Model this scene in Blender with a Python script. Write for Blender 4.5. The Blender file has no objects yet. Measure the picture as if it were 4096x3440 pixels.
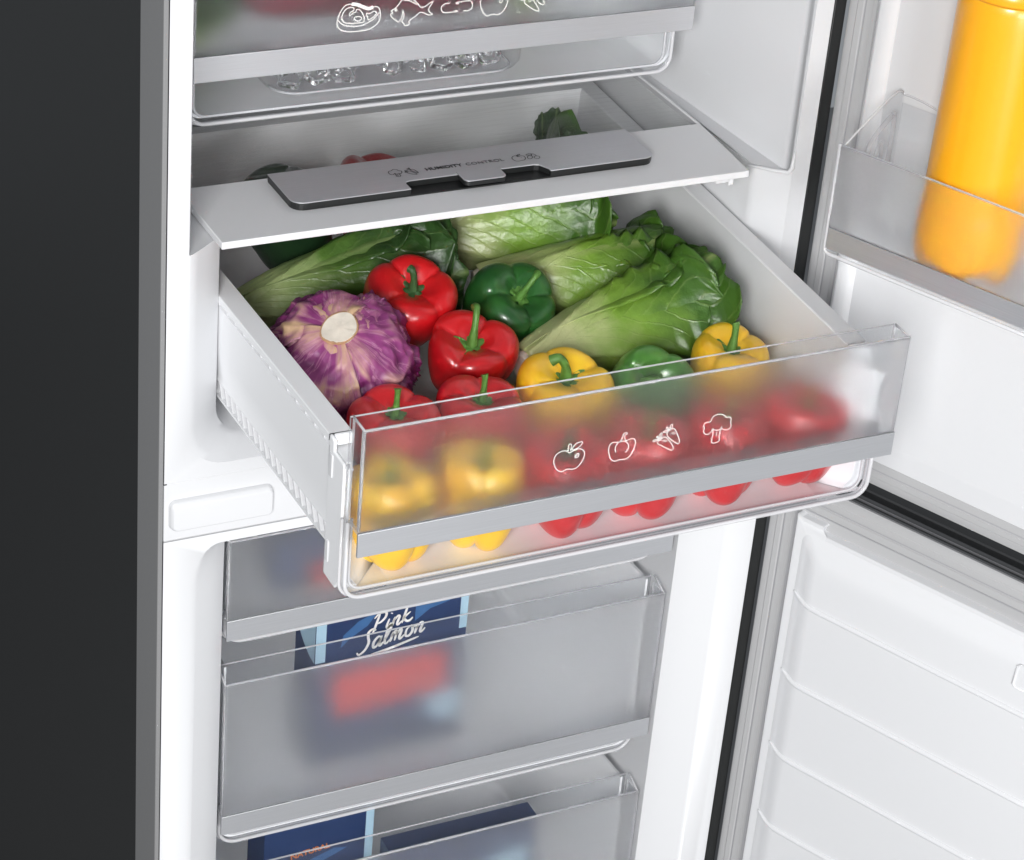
import bpy, bmesh, math, random
from mathutils import Vector, Matrix, noise
C = bpy.context.scene.collection
S = bpy.context.scene
R = math.radians
PI = math.pi

# ---------------------------------------------------------------- camera
cam = bpy.data.objects.new('camera', bpy.data.cameras.new('camera'))
C.objects.link(cam); S.camera = cam
cam.data.sensor_width = 36; cam.data.lens = 89.88
cam.data.clip_start = 0.05; cam.data.clip_end = 100
right = Vector((0.89766382, -0.4334575, 0.07946234))
down = Vector((-0.1594484, -0.48757148, -0.85839982))
fwd = Vector((0.41082341, 0.75788432, -0.50678939))
m = Matrix.Identity(4)
for i in range(3):
    m[i][0] = right[i]; m[i][1] = -down[i]; m[i][2] = -fwd[i]
m.translation = Vector((-0.60628461, -1.71376247, 1.1397885))
cam.matrix_world = m

# ---------------------------------------------------------------- studio light
W = bpy.data.worlds.new('World'); S.world = W; W.use_nodes = True
W.node_tree.nodes['Background'].inputs[0].default_value = (0.88, 0.94, 1.0, 1)
W.node_tree.nodes['Background'].inputs[1].default_value = 0.26
def area(name, loc, target, sx, sy, power, col=(1, 1, 1)):
    l = bpy.data.lights.new(name, 'AREA'); l.shape = 'RECTANGLE'; l.size = sx; l.size_y = sy
    l.energy = power; l.color = col
    o = bpy.data.objects.new(name, l); C.objects.link(o); o.location = loc
    o.rotation_euler = (Vector(target) - Vector(loc)).to_track_quat('-Z', 'Y').to_euler()
    return o
area('key_softbox', (-1.25, -2.35, 1.12), (0.3, 0.0, 0.05), 0.75, 0.85, 76, (1, 0.995, 0.985))
area('low_softbox', (0.10, -2.75, 0.18), (0.3, 0.0, 0.0), 1.0, 0.8, 36)
S.view_settings.view_transform = 'Standard'; S.view_settings.look = 'None'
S.view_settings.exposure = 0.05; S.view_settings.gamma = 1.0
S.render.engine = 'CYCLES'
S.cycles.max_bounces = 24; S.cycles.diffuse_bounces = 6; S.cycles.glossy_bounces = 6
S.cycles.transmission_bounces = 16; S.cycles.transparent_max_bounces = 32
S.cycles.caustics_refractive = True; S.cycles.caustics_reflective = False
S.cycles.blur_glossy = 0.5
S.cycles.sample_clamp_indirect = 40.0
S.cycles.use_denoising = True
try:
    S.cycles.denoiser = 'OPENIMAGEDENOISE'
except Exception:
    pass

# ---------------------------------------------------------------- materials
def newmat(name):
    mt = bpy.data.materials.new(name); mt.use_nodes = True
    nt = mt.node_tree
    return mt, nt, nt.nodes['Principled BSDF']
def N(nt, kind, **kw):
    n = nt.nodes.new(kind)
    for k, v in kw.items():
        setattr(n, k, v)
    return n
def bump(nt, src, dst, strength, dist=0.001):
    b = N(nt, 'ShaderNodeBump'); b.inputs['Strength'].default_value = strength; b.inputs['Distance'].default_value = dist
    nt.links.new(src, b.inputs['Height']); nt.links.new(b.outputs[0], dst)
def noise_tex(nt, scale, detail=3, coord='Object', stretch=(1, 1, 1)):
    tc = N(nt, 'ShaderNodeTexCoord'); mp = N(nt, 'ShaderNodeMapping'); mp.inputs['Scale'].default_value = stretch
    t = N(nt, 'ShaderNodeTexNoise'); t.inputs['Scale'].default_value = scale; t.inputs['Detail'].default_value = detail
    nt.links.new(tc.outputs[coord], mp.inputs[0]); nt.links.new(mp.outputs[0], t.inputs['Vector'])
    return t
def plain(name, col, rough=0.4, metal=0.0, spec=0.5, coat=0.0, nscale=0, nstr=0.0, vary=0.0):
    mt, nt, p = newmat(name)
    p.inputs['Base Color'].default_value = (*col, 1); p.inputs['Roughness'].default_value = rough
    p.inputs['Metallic'].default_value = metal; p.inputs['Specular IOR Level'].default_value = spec
    p.inputs['Coat Weight'].default_value = coat; p.inputs['Coat Roughness'].default_value = 0.08
    if nscale:
        t = noise_tex(nt, nscale)
        if nstr: bump(nt, t.outputs[0], p.inputs['Normal'], nstr, 0.0006)
        if vary:
            mr = N(nt, 'ShaderNodeMapRange'); mr.inputs['To Min'].default_value = 1 - vary; mr.inputs['To Max'].default_value = 1 + vary
            mx = N(nt, 'ShaderNodeMix', data_type='RGBA', blend_type='MULTIPLY'); mx.inputs['Factor'].default_value = 1
            mx.inputs['A'].default_value = (*col, 1)
            nt.links.new(t.outputs[0], mr.inputs[0]); nt.links.new(mr.outputs[0], mx.inputs['B']); nt.links.new(mx.outputs['Result'], p.inputs['Base Color'])
    return mt
WHITE = plain('white_plastic', (0.715, 0.72, 0.735), 0.32, spec=0.5, nscale=900, nstr=0.06)
FRAME = plain('white_liner_plastic', (0.655, 0.66, 0.675), 0.34, spec=0.5, nscale=900, nstr=0.06)
WHITE_TUB = plain('white_tub_plastic', (0.86, 0.865, 0.88), 0.38, nscale=700, nstr=0.05)
DARK = plain('dark_steel', (0.026, 0.027, 0.0275), 0.5, metal=0.0, spec=0.2, nscale=60, vary=0.03)
GREYEDGE = plain('grey_steel_edge', (0.235, 0.235, 0.238), 0.55, spec=0.2, nscale=400, vary=0.03)
GASKET = plain('grey_gasket', (0.44, 0.44, 0.445), 0.5, spec=0.3)
GASKET_DK = plain('grey_gasket_dark', (0.37, 0.37, 0.385), 0.5, spec=0.3)
BLACK = plain('black_plastic', (0.012, 0.013, 0.013), 0.35)
BLACKCAP = plain('dark_grey_cap', (0.05, 0.052, 0.055), 0.5)
PRINT = plain('white_print', (0.83, 0.81, 0.78), 0.6)
PRINT_DK = plain('black_print', (0.015, 0.015, 0.016), 0.6)
def brushed(name, col, axis='X', rough=0.36):
    mt, nt, p = newmat(name)
    st = {'X': (0.6, 60, 60), 'N': (1, 1, 1)}[axis]
    t = noise_tex(nt, 40, 4, 'Object', st)
    mr = N(nt, 'ShaderNodeMapRange'); mr.inputs['To Min'].default_value = 0.88; mr.inputs['To Max'].default_value = 1.1
    mx = N(nt, 'ShaderNodeMix', data_type='RGBA', blend_type='MULTIPLY'); mx.inputs['Factor'].default_value = 1
    mx.inputs['A'].default_value = (*col, 1)
    nt.links.new(t.outputs[0], mr.inputs[0]); nt.links.new(mr.outputs[0], mx.inputs['B']); nt.links.new(mx.outputs['Result'], p.inputs['Base Color'])
    p.inputs['Metallic'].default_value = 0.65; p.inputs['Roughness'].default_value = rough
    bump(nt, t.outputs[0], p.inputs['Normal'], 0.12, 0.0004)
    return mt
STEEL = brushed('brushed_steel', (0.56, 0.57, 0.595), rough=0.42)
STEEL_PANEL = brushed('brushed_panel', (0.60, 0.60, 0.625), rough=0.42)
def facing_gloss(nt, lo=0.022, hi=0.75):
    lw = N(nt, 'ShaderNodeLayerWeight'); lw.inputs[0].default_value = 0.5
    pw = N(nt, 'ShaderNodeMath', operation='POWER'); nt.links.new(lw.outputs['Facing'], pw.inputs[0]); pw.inputs[1].default_value = 4.0
    mr = N(nt, 'ShaderNodeMapRange'); mr.inputs['To Min'].default_value = lo; mr.inputs['To Max'].default_value = hi
    nt.links.new(pw.outputs[0], mr.inputs[0]); return mr
def clear(name, tint=(0.97, 0.975, 0.98), gloss=0.02, milk=0.03, scratch=False, hi=0.75):
    mt, nt, p = newmat(name); nt.nodes.remove(p); out = nt.nodes['Material Output']
    tr = N(nt, 'ShaderNodeBsdfTransparent'); tr.inputs[0].default_value = (*tint, 1)
    df = N(nt, 'ShaderNodeBsdfDiffuse'); df.inputs[0].default_value = (0.8, 0.8, 0.82, 1)
    gl = N(nt, 'ShaderNodeBsdfGlossy'); gl.inputs['Roughness'].default_value = gloss
    m1 = N(nt, 'ShaderNodeMixShader'); m1.inputs[0].default_value = milk
    m2 = N(nt, 'ShaderNodeMixShader'); fr = facing_gloss(nt, 0.022, hi)
    nt.links.new(tr.outputs[0], m1.inputs[1]); nt.links.new(df.outputs[0], m1.inputs[2])
    nt.links.new(m1.outputs[0], m2.inputs[1]); nt.links.new(gl.outputs[0], m2.inputs[2]); nt.links.new(fr.outputs[0], m2.inputs[0])
    if scratch:
        t = noise_tex(nt, 30, 6, 'Object', (0.8, 14, 1)); cr = N(nt, 'ShaderNodeMapRange')
        cr.inputs['From Min'].default_value = 0.52; cr.inputs['From Max'].default_value = 0.75; cr.inputs['To Min'].default_value = 0.008; cr.inputs['To Max'].default_value = 0.13
        nt.links.new(t.outputs[0], cr.inputs[0]); nt.links.new(cr.outputs[0], m1.inputs[0])
    nt.links.new(m2.outputs[0], out.inputs[0])
    return mt
CLEAR = clear('clear_plastic', milk=0.012)
SHELFGLASS = clear('shelf_glass', (0.995, 0.998, 0.998), 0.03, 0.02, scratch=True, hi=0.35)
EDGE = clear('clear_plastic_edge', (0.9, 0.9, 0.92), 0.1, 0.45)
LIP = clear('clear_plastic_lip', (0.93, 0.93, 0.94), 0.06, 0.55)
def frosted(name, rough=0.40, milk=0.020):
    mt, nt, p = newmat(name); nt.nodes.remove(p); out = nt.nodes['Material Output']
    rf = N(nt, 'ShaderNodeBsdfRefraction'); rf.inputs['Color'].default_value = (1, 1, 1, 1); rf.inputs['Roughness'].default_value = rough; rf.inputs['IOR'].default_value = 1.22
    df = N(nt, 'ShaderNodeBsdfDiffuse'); df.inputs[0].default_value = (0.82, 0.82, 0.84, 1)
    gl = N(nt, 'ShaderNodeBsdfGlossy'); gl.inputs['Roughness'].default_value = 0.3
    m1 = N(nt, 'ShaderNodeMixShader'); m1.inputs[0].default_value = milk
    m2 = N(nt, 'ShaderNodeMixShader'); fr = facing_gloss(nt, 0.015, 0.5)
    nt.links.new(rf.outputs[0], m1.inputs[1]); nt.links.new(df.outputs[0], m1.inputs[2])
    nt.links.new(m1.outputs[0], m2.inputs[1]); nt.links.new(gl.outputs[0], m2.inputs[2]); nt.links.new(fr.outputs[0], m2.inputs[0])
    nt.links.new(m2.outputs[0], out.inputs[0])
    return mt
FROST = frosted('frosted_plastic')
FROST_ICY = frosted('frosted_freezer_plastic', 0.44, 0.06)
def glass(name, rough=0.0, ior=1.31, col=(1, 1, 1)):
    mt, nt, p = newmat(name)
    p.inputs['Base Color'].default_value = (*col, 1); p.inputs['Roughness'].default_value = rough
    p.inputs['Transmission Weight'].default_value = 1; p.inputs['IOR'].default_value = ior
    return mt
ICE = glass('ice', 0.03)

def pepper_mat(name, col, dark, coat=0.5):
    mt, nt, p = newmat(name)
    t = noise_tex(nt, 26, 4); t2 = noise_tex(nt, 420, 2)
    mx = N(nt, 'ShaderNodeMix', data_type='RGBA'); mx.inputs['A'].default_value = (*dark, 1); mx.inputs['B'].default_value = (*col, 1)
    mr = N(nt, 'ShaderNodeMapRange'); mr.inputs['From Min'].default_value = 0.3; mr.inputs['From Max'].default_value = 0.62
    nt.links.new(t.outputs[0], mr.inputs[0]); nt.links.new(mr.outputs[0], mx.inputs['Factor']); nt.links.new(mx.outputs['Result'], p.inputs['Base Color'])
    p.inputs['Roughness'].default_value = 0.33; p.inputs['Coat Weight'].default_value = coat; p.inputs['Coat Roughness'].default_value = 0.14
    p.inputs['Subsurface Weight'].default_value = 0.08; p.inputs['Subsurface Radius'].default_value = (0.006, 0.003, 0.002); p.inputs['Subsurface Scale'].default_value = 0.5
    hh = N(nt, 'ShaderNodeMath', operation='MULTIPLY_ADD'); nt.links.new(t.outputs[0], hh.inputs[0]); hh.inputs[1].default_value = 7.0; nt.links.new(t2.outputs[0], hh.inputs[2])
    bump(nt, hh.outputs[0], p.inputs['Normal'], 0.16, 0.0005)
    return mt
PEP = dict(shade=pepper_mat('shade_darkened_green_pepper_skin', (0.016, 0.045, 0.016), (0.010, 0.030, 0.012)), red=pepper_mat('red_pepper_skin', (0.64, 0.010, 0.014), (0.44, 0.005, 0.009)),  # 'shade': green skin with the dimness under the shelf darkened into its colour
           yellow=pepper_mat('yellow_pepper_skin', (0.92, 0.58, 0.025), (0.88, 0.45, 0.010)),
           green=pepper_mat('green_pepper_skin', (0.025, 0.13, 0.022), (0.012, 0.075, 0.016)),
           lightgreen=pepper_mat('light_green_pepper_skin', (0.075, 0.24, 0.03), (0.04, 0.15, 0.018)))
STEM = plain('pepper_stem', (0.085, 0.21, 0.035), 0.5, nscale=160, nstr=0.3, vary=0.25)
STEM_DK = plain('dark_pepper_stem', (0.03, 0.085, 0.025), 0.5, nscale=160, nstr=0.3, vary=0.25)

def lettuce_mat(name, pale, mid, dark):
    mt, nt, p = newmat(name); out = nt.nodes['Material Output']
    uv = N(nt, 'ShaderNodeUVMap'); sep = N(nt, 'ShaderNodeSeparateXYZ'); nt.links.new(uv.outputs[0], sep.inputs[0])
    t = noise_tex(nt, 38, 4); t3 = noise_tex(nt, 130, 4)
    a = N(nt, 'ShaderNodeMath', operation='MULTIPLY_ADD'); nt.links.new(t.outputs[0], a.inputs[0]); a.inputs[1].default_value = 0.45; nt.links.new(sep.outputs[0], a.inputs[2])
    cr = N(nt, 'ShaderNodeValToRGB'); cr.color_ramp.elements[0].position = 0.40; cr.color_ramp.elements[0].color = (*pale, 1)
    cr.color_ramp.elements[1].position = 1.0; cr.color_ramp.elements[1].color = (*dark, 1)
    e = cr.color_ramp.elements.new(0.70); e.color = (*mid, 1)
    nt.links.new(a.outputs[0], cr.inputs[0])
    # pale midrib and side veins along the leaf
    v = N(nt, 'ShaderNodeMath', operation='SUBTRACT'); nt.links.new(sep.outputs[1], v.inputs[0]); v.inputs[1].default_value = 0.5
    ab = N(nt, 'ShaderNodeMath', operation='ABSOLUTE'); nt.links.new(v.outputs[0], ab.inputs[0])
    rib = N(nt, 'ShaderNodeMapRange'); rib.inputs['From Min'].default_value = 0.0; rib.inputs['From Max'].default_value = 0.05; rib.inputs['To Min'].default_value = 0.55; rib.inputs['To Max'].default_value = 0
    nt.links.new(ab.outputs[0], rib.inputs[0])
    w1 = N(nt, 'ShaderNodeMath', operation='MULTIPLY'); nt.links.new(ab.outputs[0], w1.inputs[0]); w1.inputs[1].default_value = 9.0
    w2 = N(nt, 'ShaderNodeMath', operation='MULTIPLY_ADD'); nt.links.new(sep.outputs[0], w2.inputs[0]); w2.inputs[1].default_value = -7.0; nt.links.new(w1.outputs[0], w2.inputs[2])
    w3 = N(nt, 'ShaderNodeMath', operation='MULTIPLY_ADD'); nt.links.new(t.outputs[0], w3.inputs[0]); w3.inputs[1].default_value = 1.1; nt.links.new(w2.outputs[0], w3.inputs[2])
    fr = N(nt, 'ShaderNodeMath', operation='PINGPONG'); nt.links.new(w3.outputs[0], fr.inputs[0]); fr.inputs[1].default_value = 0.5
    vm = N(nt, 'ShaderNodeMapRange'); vm.inputs['From Min'].default_value = 0.0; vm.inputs['From Max'].default_value = 0.09; vm.inputs['To Min'].default_value = 0.13; vm.inputs['To Max'].default_value = 0
    nt.links.new(fr.outputs[0], vm.inputs[0])
    mxv = N(nt, 'ShaderNodeMath', operation='MAXIMUM'); nt.links.new(rib.outputs[0], mxv.inputs[0]); nt.links.new(vm.outputs[0], mxv.inputs[1])
    mx = N(nt, 'ShaderNodeMix', data_type='RGBA'); nt.links.new(mxv.outputs[0], mx.inputs['Factor']); nt.links.new(cr.outputs[0], mx.inputs['A']); mx.inputs['B'].default_value = (*[0.6 * pale[i] + 0.4 * mid[i] for i in range(3)], 1)
    nt.links.new(mx.outputs['Result'], p.inputs['Base Color'])
    p.inputs['Roughness'].default_value = 0.34; p.inputs['Specular IOR Level'].default_value = 0.6
    h = N(nt, 'ShaderNodeMath', operation='MULTIPLY_ADD'); nt.links.new(vm.outputs[0], h.inputs[0]); h.inputs[1].default_value = 2.2; nt.links.new(t3.outputs[0], h.inputs[2])
    bump(nt, h.outputs[0], p.inputs['Normal'], 0.7, 0.0014)
    tl = N(nt, 'ShaderNodeBsdfTranslucent'); nt.links.new(mx.outputs['Result'], tl.inputs[0])
    ms = N(nt, 'ShaderNodeMixShader'); ms.inputs[0].default_value = 0.16
    nt.links.new(p.outputs[0], ms.inputs[1]); nt.links.new(tl.outputs[0], ms.inputs[2]); nt.links.new(ms.outputs[0], out.inputs[0])
    return mt
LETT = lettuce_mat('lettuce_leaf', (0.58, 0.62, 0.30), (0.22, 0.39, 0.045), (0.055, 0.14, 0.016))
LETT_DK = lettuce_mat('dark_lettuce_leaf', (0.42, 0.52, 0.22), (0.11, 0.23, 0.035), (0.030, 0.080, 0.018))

def cabbage_mat():
    mt, nt, p = newmat('purple_cabbage_leaf')
    uv = N(nt, 'ShaderNodeUVMap'); sep = N(nt, 'ShaderNodeSeparateXYZ'); nt.links.new(uv.outputs[0], sep.inputs[0])
    t = noise_tex(nt, 30, 5); t2 = noise_tex(nt, 240, 4)
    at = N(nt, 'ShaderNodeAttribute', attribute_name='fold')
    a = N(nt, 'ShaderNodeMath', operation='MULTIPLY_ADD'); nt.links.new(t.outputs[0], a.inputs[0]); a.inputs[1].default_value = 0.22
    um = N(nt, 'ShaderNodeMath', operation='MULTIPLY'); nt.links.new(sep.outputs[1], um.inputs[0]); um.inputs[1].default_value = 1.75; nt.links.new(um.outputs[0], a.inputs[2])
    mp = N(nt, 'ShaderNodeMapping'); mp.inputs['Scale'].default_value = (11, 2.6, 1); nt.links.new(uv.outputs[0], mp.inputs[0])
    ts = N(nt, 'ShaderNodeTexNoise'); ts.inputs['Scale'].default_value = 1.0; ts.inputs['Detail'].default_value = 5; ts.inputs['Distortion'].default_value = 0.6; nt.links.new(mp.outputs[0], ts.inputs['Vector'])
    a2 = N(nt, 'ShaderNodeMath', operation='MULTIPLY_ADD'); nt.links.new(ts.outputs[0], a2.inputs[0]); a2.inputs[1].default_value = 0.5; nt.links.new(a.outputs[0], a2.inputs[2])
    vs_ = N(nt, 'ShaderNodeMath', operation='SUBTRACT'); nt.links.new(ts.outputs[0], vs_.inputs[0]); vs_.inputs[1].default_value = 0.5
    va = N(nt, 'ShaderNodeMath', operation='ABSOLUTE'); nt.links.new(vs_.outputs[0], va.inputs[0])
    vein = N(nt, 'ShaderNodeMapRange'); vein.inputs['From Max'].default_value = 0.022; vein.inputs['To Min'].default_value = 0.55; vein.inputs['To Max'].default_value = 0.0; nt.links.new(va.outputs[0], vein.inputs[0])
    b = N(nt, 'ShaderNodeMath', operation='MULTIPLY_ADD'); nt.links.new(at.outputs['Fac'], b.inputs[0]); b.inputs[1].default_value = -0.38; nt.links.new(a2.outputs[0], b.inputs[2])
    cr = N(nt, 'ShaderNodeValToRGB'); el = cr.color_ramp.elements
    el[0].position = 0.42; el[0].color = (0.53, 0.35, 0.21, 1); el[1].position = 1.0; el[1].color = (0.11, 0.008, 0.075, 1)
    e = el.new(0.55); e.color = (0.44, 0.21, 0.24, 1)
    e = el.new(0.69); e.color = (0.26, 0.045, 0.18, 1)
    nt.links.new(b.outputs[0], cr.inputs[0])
    mv = N(nt, 'ShaderNodeMix', data_type='RGBA'); nt.links.new(vein.outputs[0], mv.inputs['Factor']); nt.links.new(cr.outputs[0], mv.inputs['A']); mv.inputs['B'].default_value = (0.50, 0.24, 0.36, 1)
    nt.links.new(mv.outputs['Result'], p.inputs['Base Color'])
    p.inputs['Roughness'].default_value = 0.42
    hv = N(nt, 'ShaderNodeMath', operation='MULTIPLY_ADD'); nt.links.new(vein.outputs[0], hv.inputs[0]); hv.inputs[1].default_value = 1.2; nt.links.new(t2.outputs[0], hv.inputs[2])
    bump(nt, hv.outputs[0], p.inputs['Normal'], 0.35, 0.0012)
    return mt
CABB = cabbage_mat()
STUMP = plain('cut_cabbage_stump', (0.64, 0.58, 0.50), 0.85, nscale=70, nstr=1.0, vary=0.32)
NAVY = plain('navy_card', (0.020, 0.042, 0.120), 0.45, nscale=30, vary=0.15)
SKY = plain('light_blue_card', (0.40, 0.58, 0.70), 0.45)
MIDBLUE = plain('mid_blue_print', (0.05, 0.14, 0.32), 0.45)
REDCARD = plain('red_label', (0.62, 0.03, 0.03), 0.45)
ORANGE = plain('orange_print', (0.70, 0.20, 0.04), 0.5)
MEAT = plain('raw_meat', (0.15, 0.008, 0.022), 0.4, nscale=50, nstr=0.4, vary=0.4)
FLOOR = plain('studio_floor_paint', (0.25, 0.25, 0.255), 0.6, nscale=8, vary=0.05)

# ---------------------------------------------------------------- object helpers
def origin(o):
    """world matrix of an object (its parents included), without a depsgraph update"""
    mt = Matrix.LocRotScale(o.location, o.rotation_euler, o.scale)
    return origin(o.parent) @ o.matrix_parent_inverse @ mt if o.parent else mt
def thing(name, label, cat, loc=(0, 0, 0), group=None, rot=(0, 0, 0)):
    o = bpy.data.objects.new(name, None); C.objects.link(o); o.empty_display_size = 0.05
    o.location = loc; o.rotation_euler = rot; o['label'] = label; o['category'] = cat
    if group: o['group'] = group
    return o
def mesh_obj(name, bm, mats, parent=None, smooth=0, local=False, label=None):
    me = bpy.data.meshes.new(name); bmesh.ops.recalc_face_normals(bm, faces=bm.faces[:]) if smooth != -1 else None
    bm.to_mesh(me); bm.free()
    for mm in (mats if isinstance(mats, (list, tuple)) else [mats]): me.materials.append(mm)
    o = bpy.data.objects.new(name, me); C.objects.link(o)
    if smooth:
        me.polygons.foreach_set('use_smooth', [True] * len(me.polygons))
        if smooth not in (1, -1): me.set_sharp_from_angle(angle=R(smooth))
    if parent:
        o.parent = parent
        if not local: o.matrix_parent_inverse = origin(parent).inverted()
    if label: o['label'] = label
    return o
def bevel(o, w, seg=2, ang=35):
    b = o.modifiers.new('bevel', 'BEVEL'); b.width = w; b.segments = seg; b.limit_method = 'ANGLE'; b.angle_limit = R(ang)
    b.harden_normals = False
    o.data.polygons.foreach_set('use_smooth', [True] * len(o.data.polygons)); o.data.set_sharp_from_angle(angle=R(50))
    return o
def hexa(bm, v, mi=0):
    """8 points: bottom ring 0-3, top ring 4-7"""
    vs = [bm.verts.new(p) for p in v]
    fs = [bm.faces.new([vs[i] for i in q]) for q in ((3, 2, 1, 0), (4, 5, 6, 7), (0, 1, 5, 4), (1, 2, 6, 5), (2, 3, 7, 6), (3, 0, 4, 7))]
    for f in fs: f.material_index = mi
    return fs
def box(bm, x0, x1, y0, y1, z0, z1, mi=0):
    return hexa(bm, [(x0, y0, z0), (x1, y0, z0), (x1, y1, z0), (x0, y1, z0), (x0, y0, z1), (x1, y0, z1), (x1, y1, z1), (x0, y1, z1)], mi)
def plate(bm, x0, x1, y0, y1, z0, z1):
    """a sheet in XZ: faces slot 0, rim slot 1"""
    fs = box(bm, x0, x1, y0, y1, z0, z1)
    for i in (0, 1, 3, 5): fs[i].material_index = 1
def prism(bm, poly, f0, f1, mi=0):
    """extrude closed polygon; f0/f1 map a 2-D point to the two ends"""
    a = [bm.verts.new(f0(p)) for p in poly]; b = [bm.verts.new(f1(p)) for p in poly]
    n = len(poly); fs = [bm.faces.new(a[::-1]), bm.faces.new(b)]
    for i in range(n): fs.append(bm.faces.new((a[i], a[(i + 1) % n], b[(i + 1) % n], b[i])))
    for f in fs: f.material_index = mi
    return fs
def strip(bm, A, B, mi=0):
    a = [bm.verts.new(p) for p in A]; b = [bm.verts.new(p) for p in B]
    for i in range(len(A) - 1):
        f = bm.faces.new((a[i], a[i + 1], b[i + 1], b[i])); f.material_index = mi
def tube(bm, pts, rad, n=8, mi=0, cap=True):
    pts = [Vector(p) for p in pts]; rs = rad if isinstance(rad, (list, tuple)) else [rad] * len(pts)
    rings = []; prev = None
    for i, p in enumerate(pts):
        d = (pts[min(i + 1, len(pts) - 1)] - pts[max(i - 1, 0)]).normalized()
        if prev is None:
            u = d.orthogonal().normalized()
        else:
            u = (prev - d * prev.dot(d)).normalized()
        prev = u; w = d.cross(u)
        rings.append([bm.verts.new(p + (u * math.cos(2 * PI * k / n) + w * math.sin(2 * PI * k / n)) * rs[i]) for k in range(n)])
    for i in range(len(rings) - 1):
        for k in range(n):
            f = bm.faces.new((rings[i][k], rings[i][(k + 1) % n], rings[i + 1][(k + 1) % n], rings[i + 1][k])); f.material_index = mi
    if cap:
        for r in (rings[0][::-1], rings[-1]):
            f = bm.faces.new(r); f.material_index = mi
def smooth_path(pts, closed, k=4):
    n = len(pts); out = []
    for i in range(n if closed else n - 1):
        p = [Vector(pts[(i + j) % n] if closed else pts[min(max(i + j, 0), n - 1)]) for j in (-1, 0, 1, 2)]
        for s in range(k):
            t = s / k
            out.append(0.5 * ((2 * p[1]) + (p[2] - p[0]) * t + (2 * p[0] - 5 * p[1] + 4 * p[2] - p[3]) * t * t + (3 * p[1] - p[0] - 3 * p[2] + p[3]) * t ** 3))
    if not closed: out.append(Vector(pts[-1]))
    return out
def ribbon(bm, pts, w, f, k=4, taper=False):
    """flat printed line along 2-D points; f maps 2-D to 3-D"""
    closed = len(pts) > 3 and (Vector(pts[0]) - Vector(pts[-1])).length < 1e-6
    q = smooth_path(pts[:-1] if closed else pts, closed, k)
    n = len(q); L = []
    for i in range(n):
        a = q[(i - 1) % n] if closed or i else q[0]; b = q[(i + 1) % n] if closed or i < n - 1 else q[-1]
        d = (b - a); d = d.normalized() if d.length > 1e-9 else Vector((1, 0))
        ww = w * (0.35 + 0.65 * math.sin(PI * min(1, max(0, i / (n - 1)))) ** 0.5) if taper else w
        nn = Vector((-d.y, d.x)) * ww / 2
        L.append((bm.verts.new(f(q[i] + nn)), bm.verts.new(f(q[i] - nn))))
    for i in range(n if closed else n - 1):
        a, b = L[i], L[(i + 1) % n]
        bm.faces.new((a[0], b[0], b[1], a[1]))
def icon(name, polys, w, f, mat, parent, label=None):
    bm = bmesh.new()
    for p in polys: ribbon(bm, [(x * 1e-4, y * 1e-4) for x, y in p], w, f)
    return mesh_obj(name, bm, mat, parent, smooth=-1, label=label)
def text_mesh(name, body, size, mat, parent, mw, bold=0.0, shear=0.0, spacing=1.0):
    cu = bpy.data.curves.new(name, 'FONT'); cu.body = body; cu.size = size; cu.offset = bold; cu.shear = shear; cu.space_character = spacing
    cu.extrude = 0.0001; cu.align_x = 'LEFT'
    tmp = bpy.data.objects.new(name, cu); C.objects.link(tmp)
    me = bpy.data.meshes.new_from_object(tmp.evaluated_get(bpy.context.evaluated_depsgraph_get()))
    bpy.data.objects.remove(tmp); me.transform(mw); me.materials.clear(); me.materials.append(mat)
    o = bpy.data.objects.new(name, me); C.objects.link(o)
    o.parent = parent; o.matrix_parent_inverse = origin(parent).inverted(); o['label'] = body + ' in printed capitals'
    return o
def catmull(ctrl, n):
    q = smooth_path(ctrl, False, 16); m_ = len(q) - 1
    return [q[min(m_, int(round(i * m_ / (n - 1))))] for i in range(n)]
def rrect(x0, x1, y0, y1, rad, seg=5, corners=(1, 1, 1, 1)):
    out = []
    for (cx, cy, a0), on in zip(((x0 + rad, y0 + rad, PI), (x1 - rad, y0 + rad, 1.5 * PI), (x1 - rad, y1 - rad, 0), (x0 + rad, y1 - rad, PI / 2)), corners):
        if on:
            for k in range(seg + 1):
                a = a0 + PI / 2 * k / seg; out.append((cx + rad * math.cos(a), cy + rad * math.sin(a)))
        else:
            out.append((x0 if cx < (x0 + x1) / 2 else x1, y0 if cy < (y0 + y1) / 2 else y1))
    return out

# ================================================================ floor
bm = bmesh.new(); box(bm, -3, 3, -4, 2.5, -1.04, -1.0)
fl = mesh_obj('floor', bm, FLOOR); fl['kind'] = 'structure'; fl['label'] = 'plain grey studio floor under the refrigerator'; fl['category'] = 'floor'

# ================================================================ refrigerator
XR = 0.5965
TOPZ, BOTZ = 0.95, -0.98
fridge = thing('refrigerator', 'tall white-lined refrigerator with dark steel sides and both doors open', 'refrigerator', (0.2975, 0.3, -1.0))
bm = bmesh.new(); box(bm, -0.004, -0.0006, 0.0556, 0.78, BOTZ, TOPZ); box(bm, -0.0006, XR + 0.0, 0.62, 0.66, BOTZ, TOPZ); box(bm, -0.0006, XR, 0.44, 0.62, TOPZ - 0.01, TOPZ)
mesh_obj('side_panel', bm, DARK, fridge, label='dark steel side panel')
bm = bmesh.new()
prism(bm, [(0.0006, BOTZ), (0.0550, BOTZ + 0.06), (0.0550, TOPZ), (0.0006, TOPZ)], lambda p: (-0.0046, p[0], p[1]), lambda p: (-0.0002, p[0], p[1]))
bevel(mesh_obj('side_trim', bm, GREYEDGE, fridge, label='grey steel edge along the side panel'), 0.0009)
bm = bmesh.new(); box(bm, XR + 0.0004, XR + 0.0125, -0.0005, 0.66, BOTZ, TOPZ)
bevel(mesh_obj('hinge_strip', bm, BLACK, fridge, label='black strip on the hinge side'), 0.001)

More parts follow.
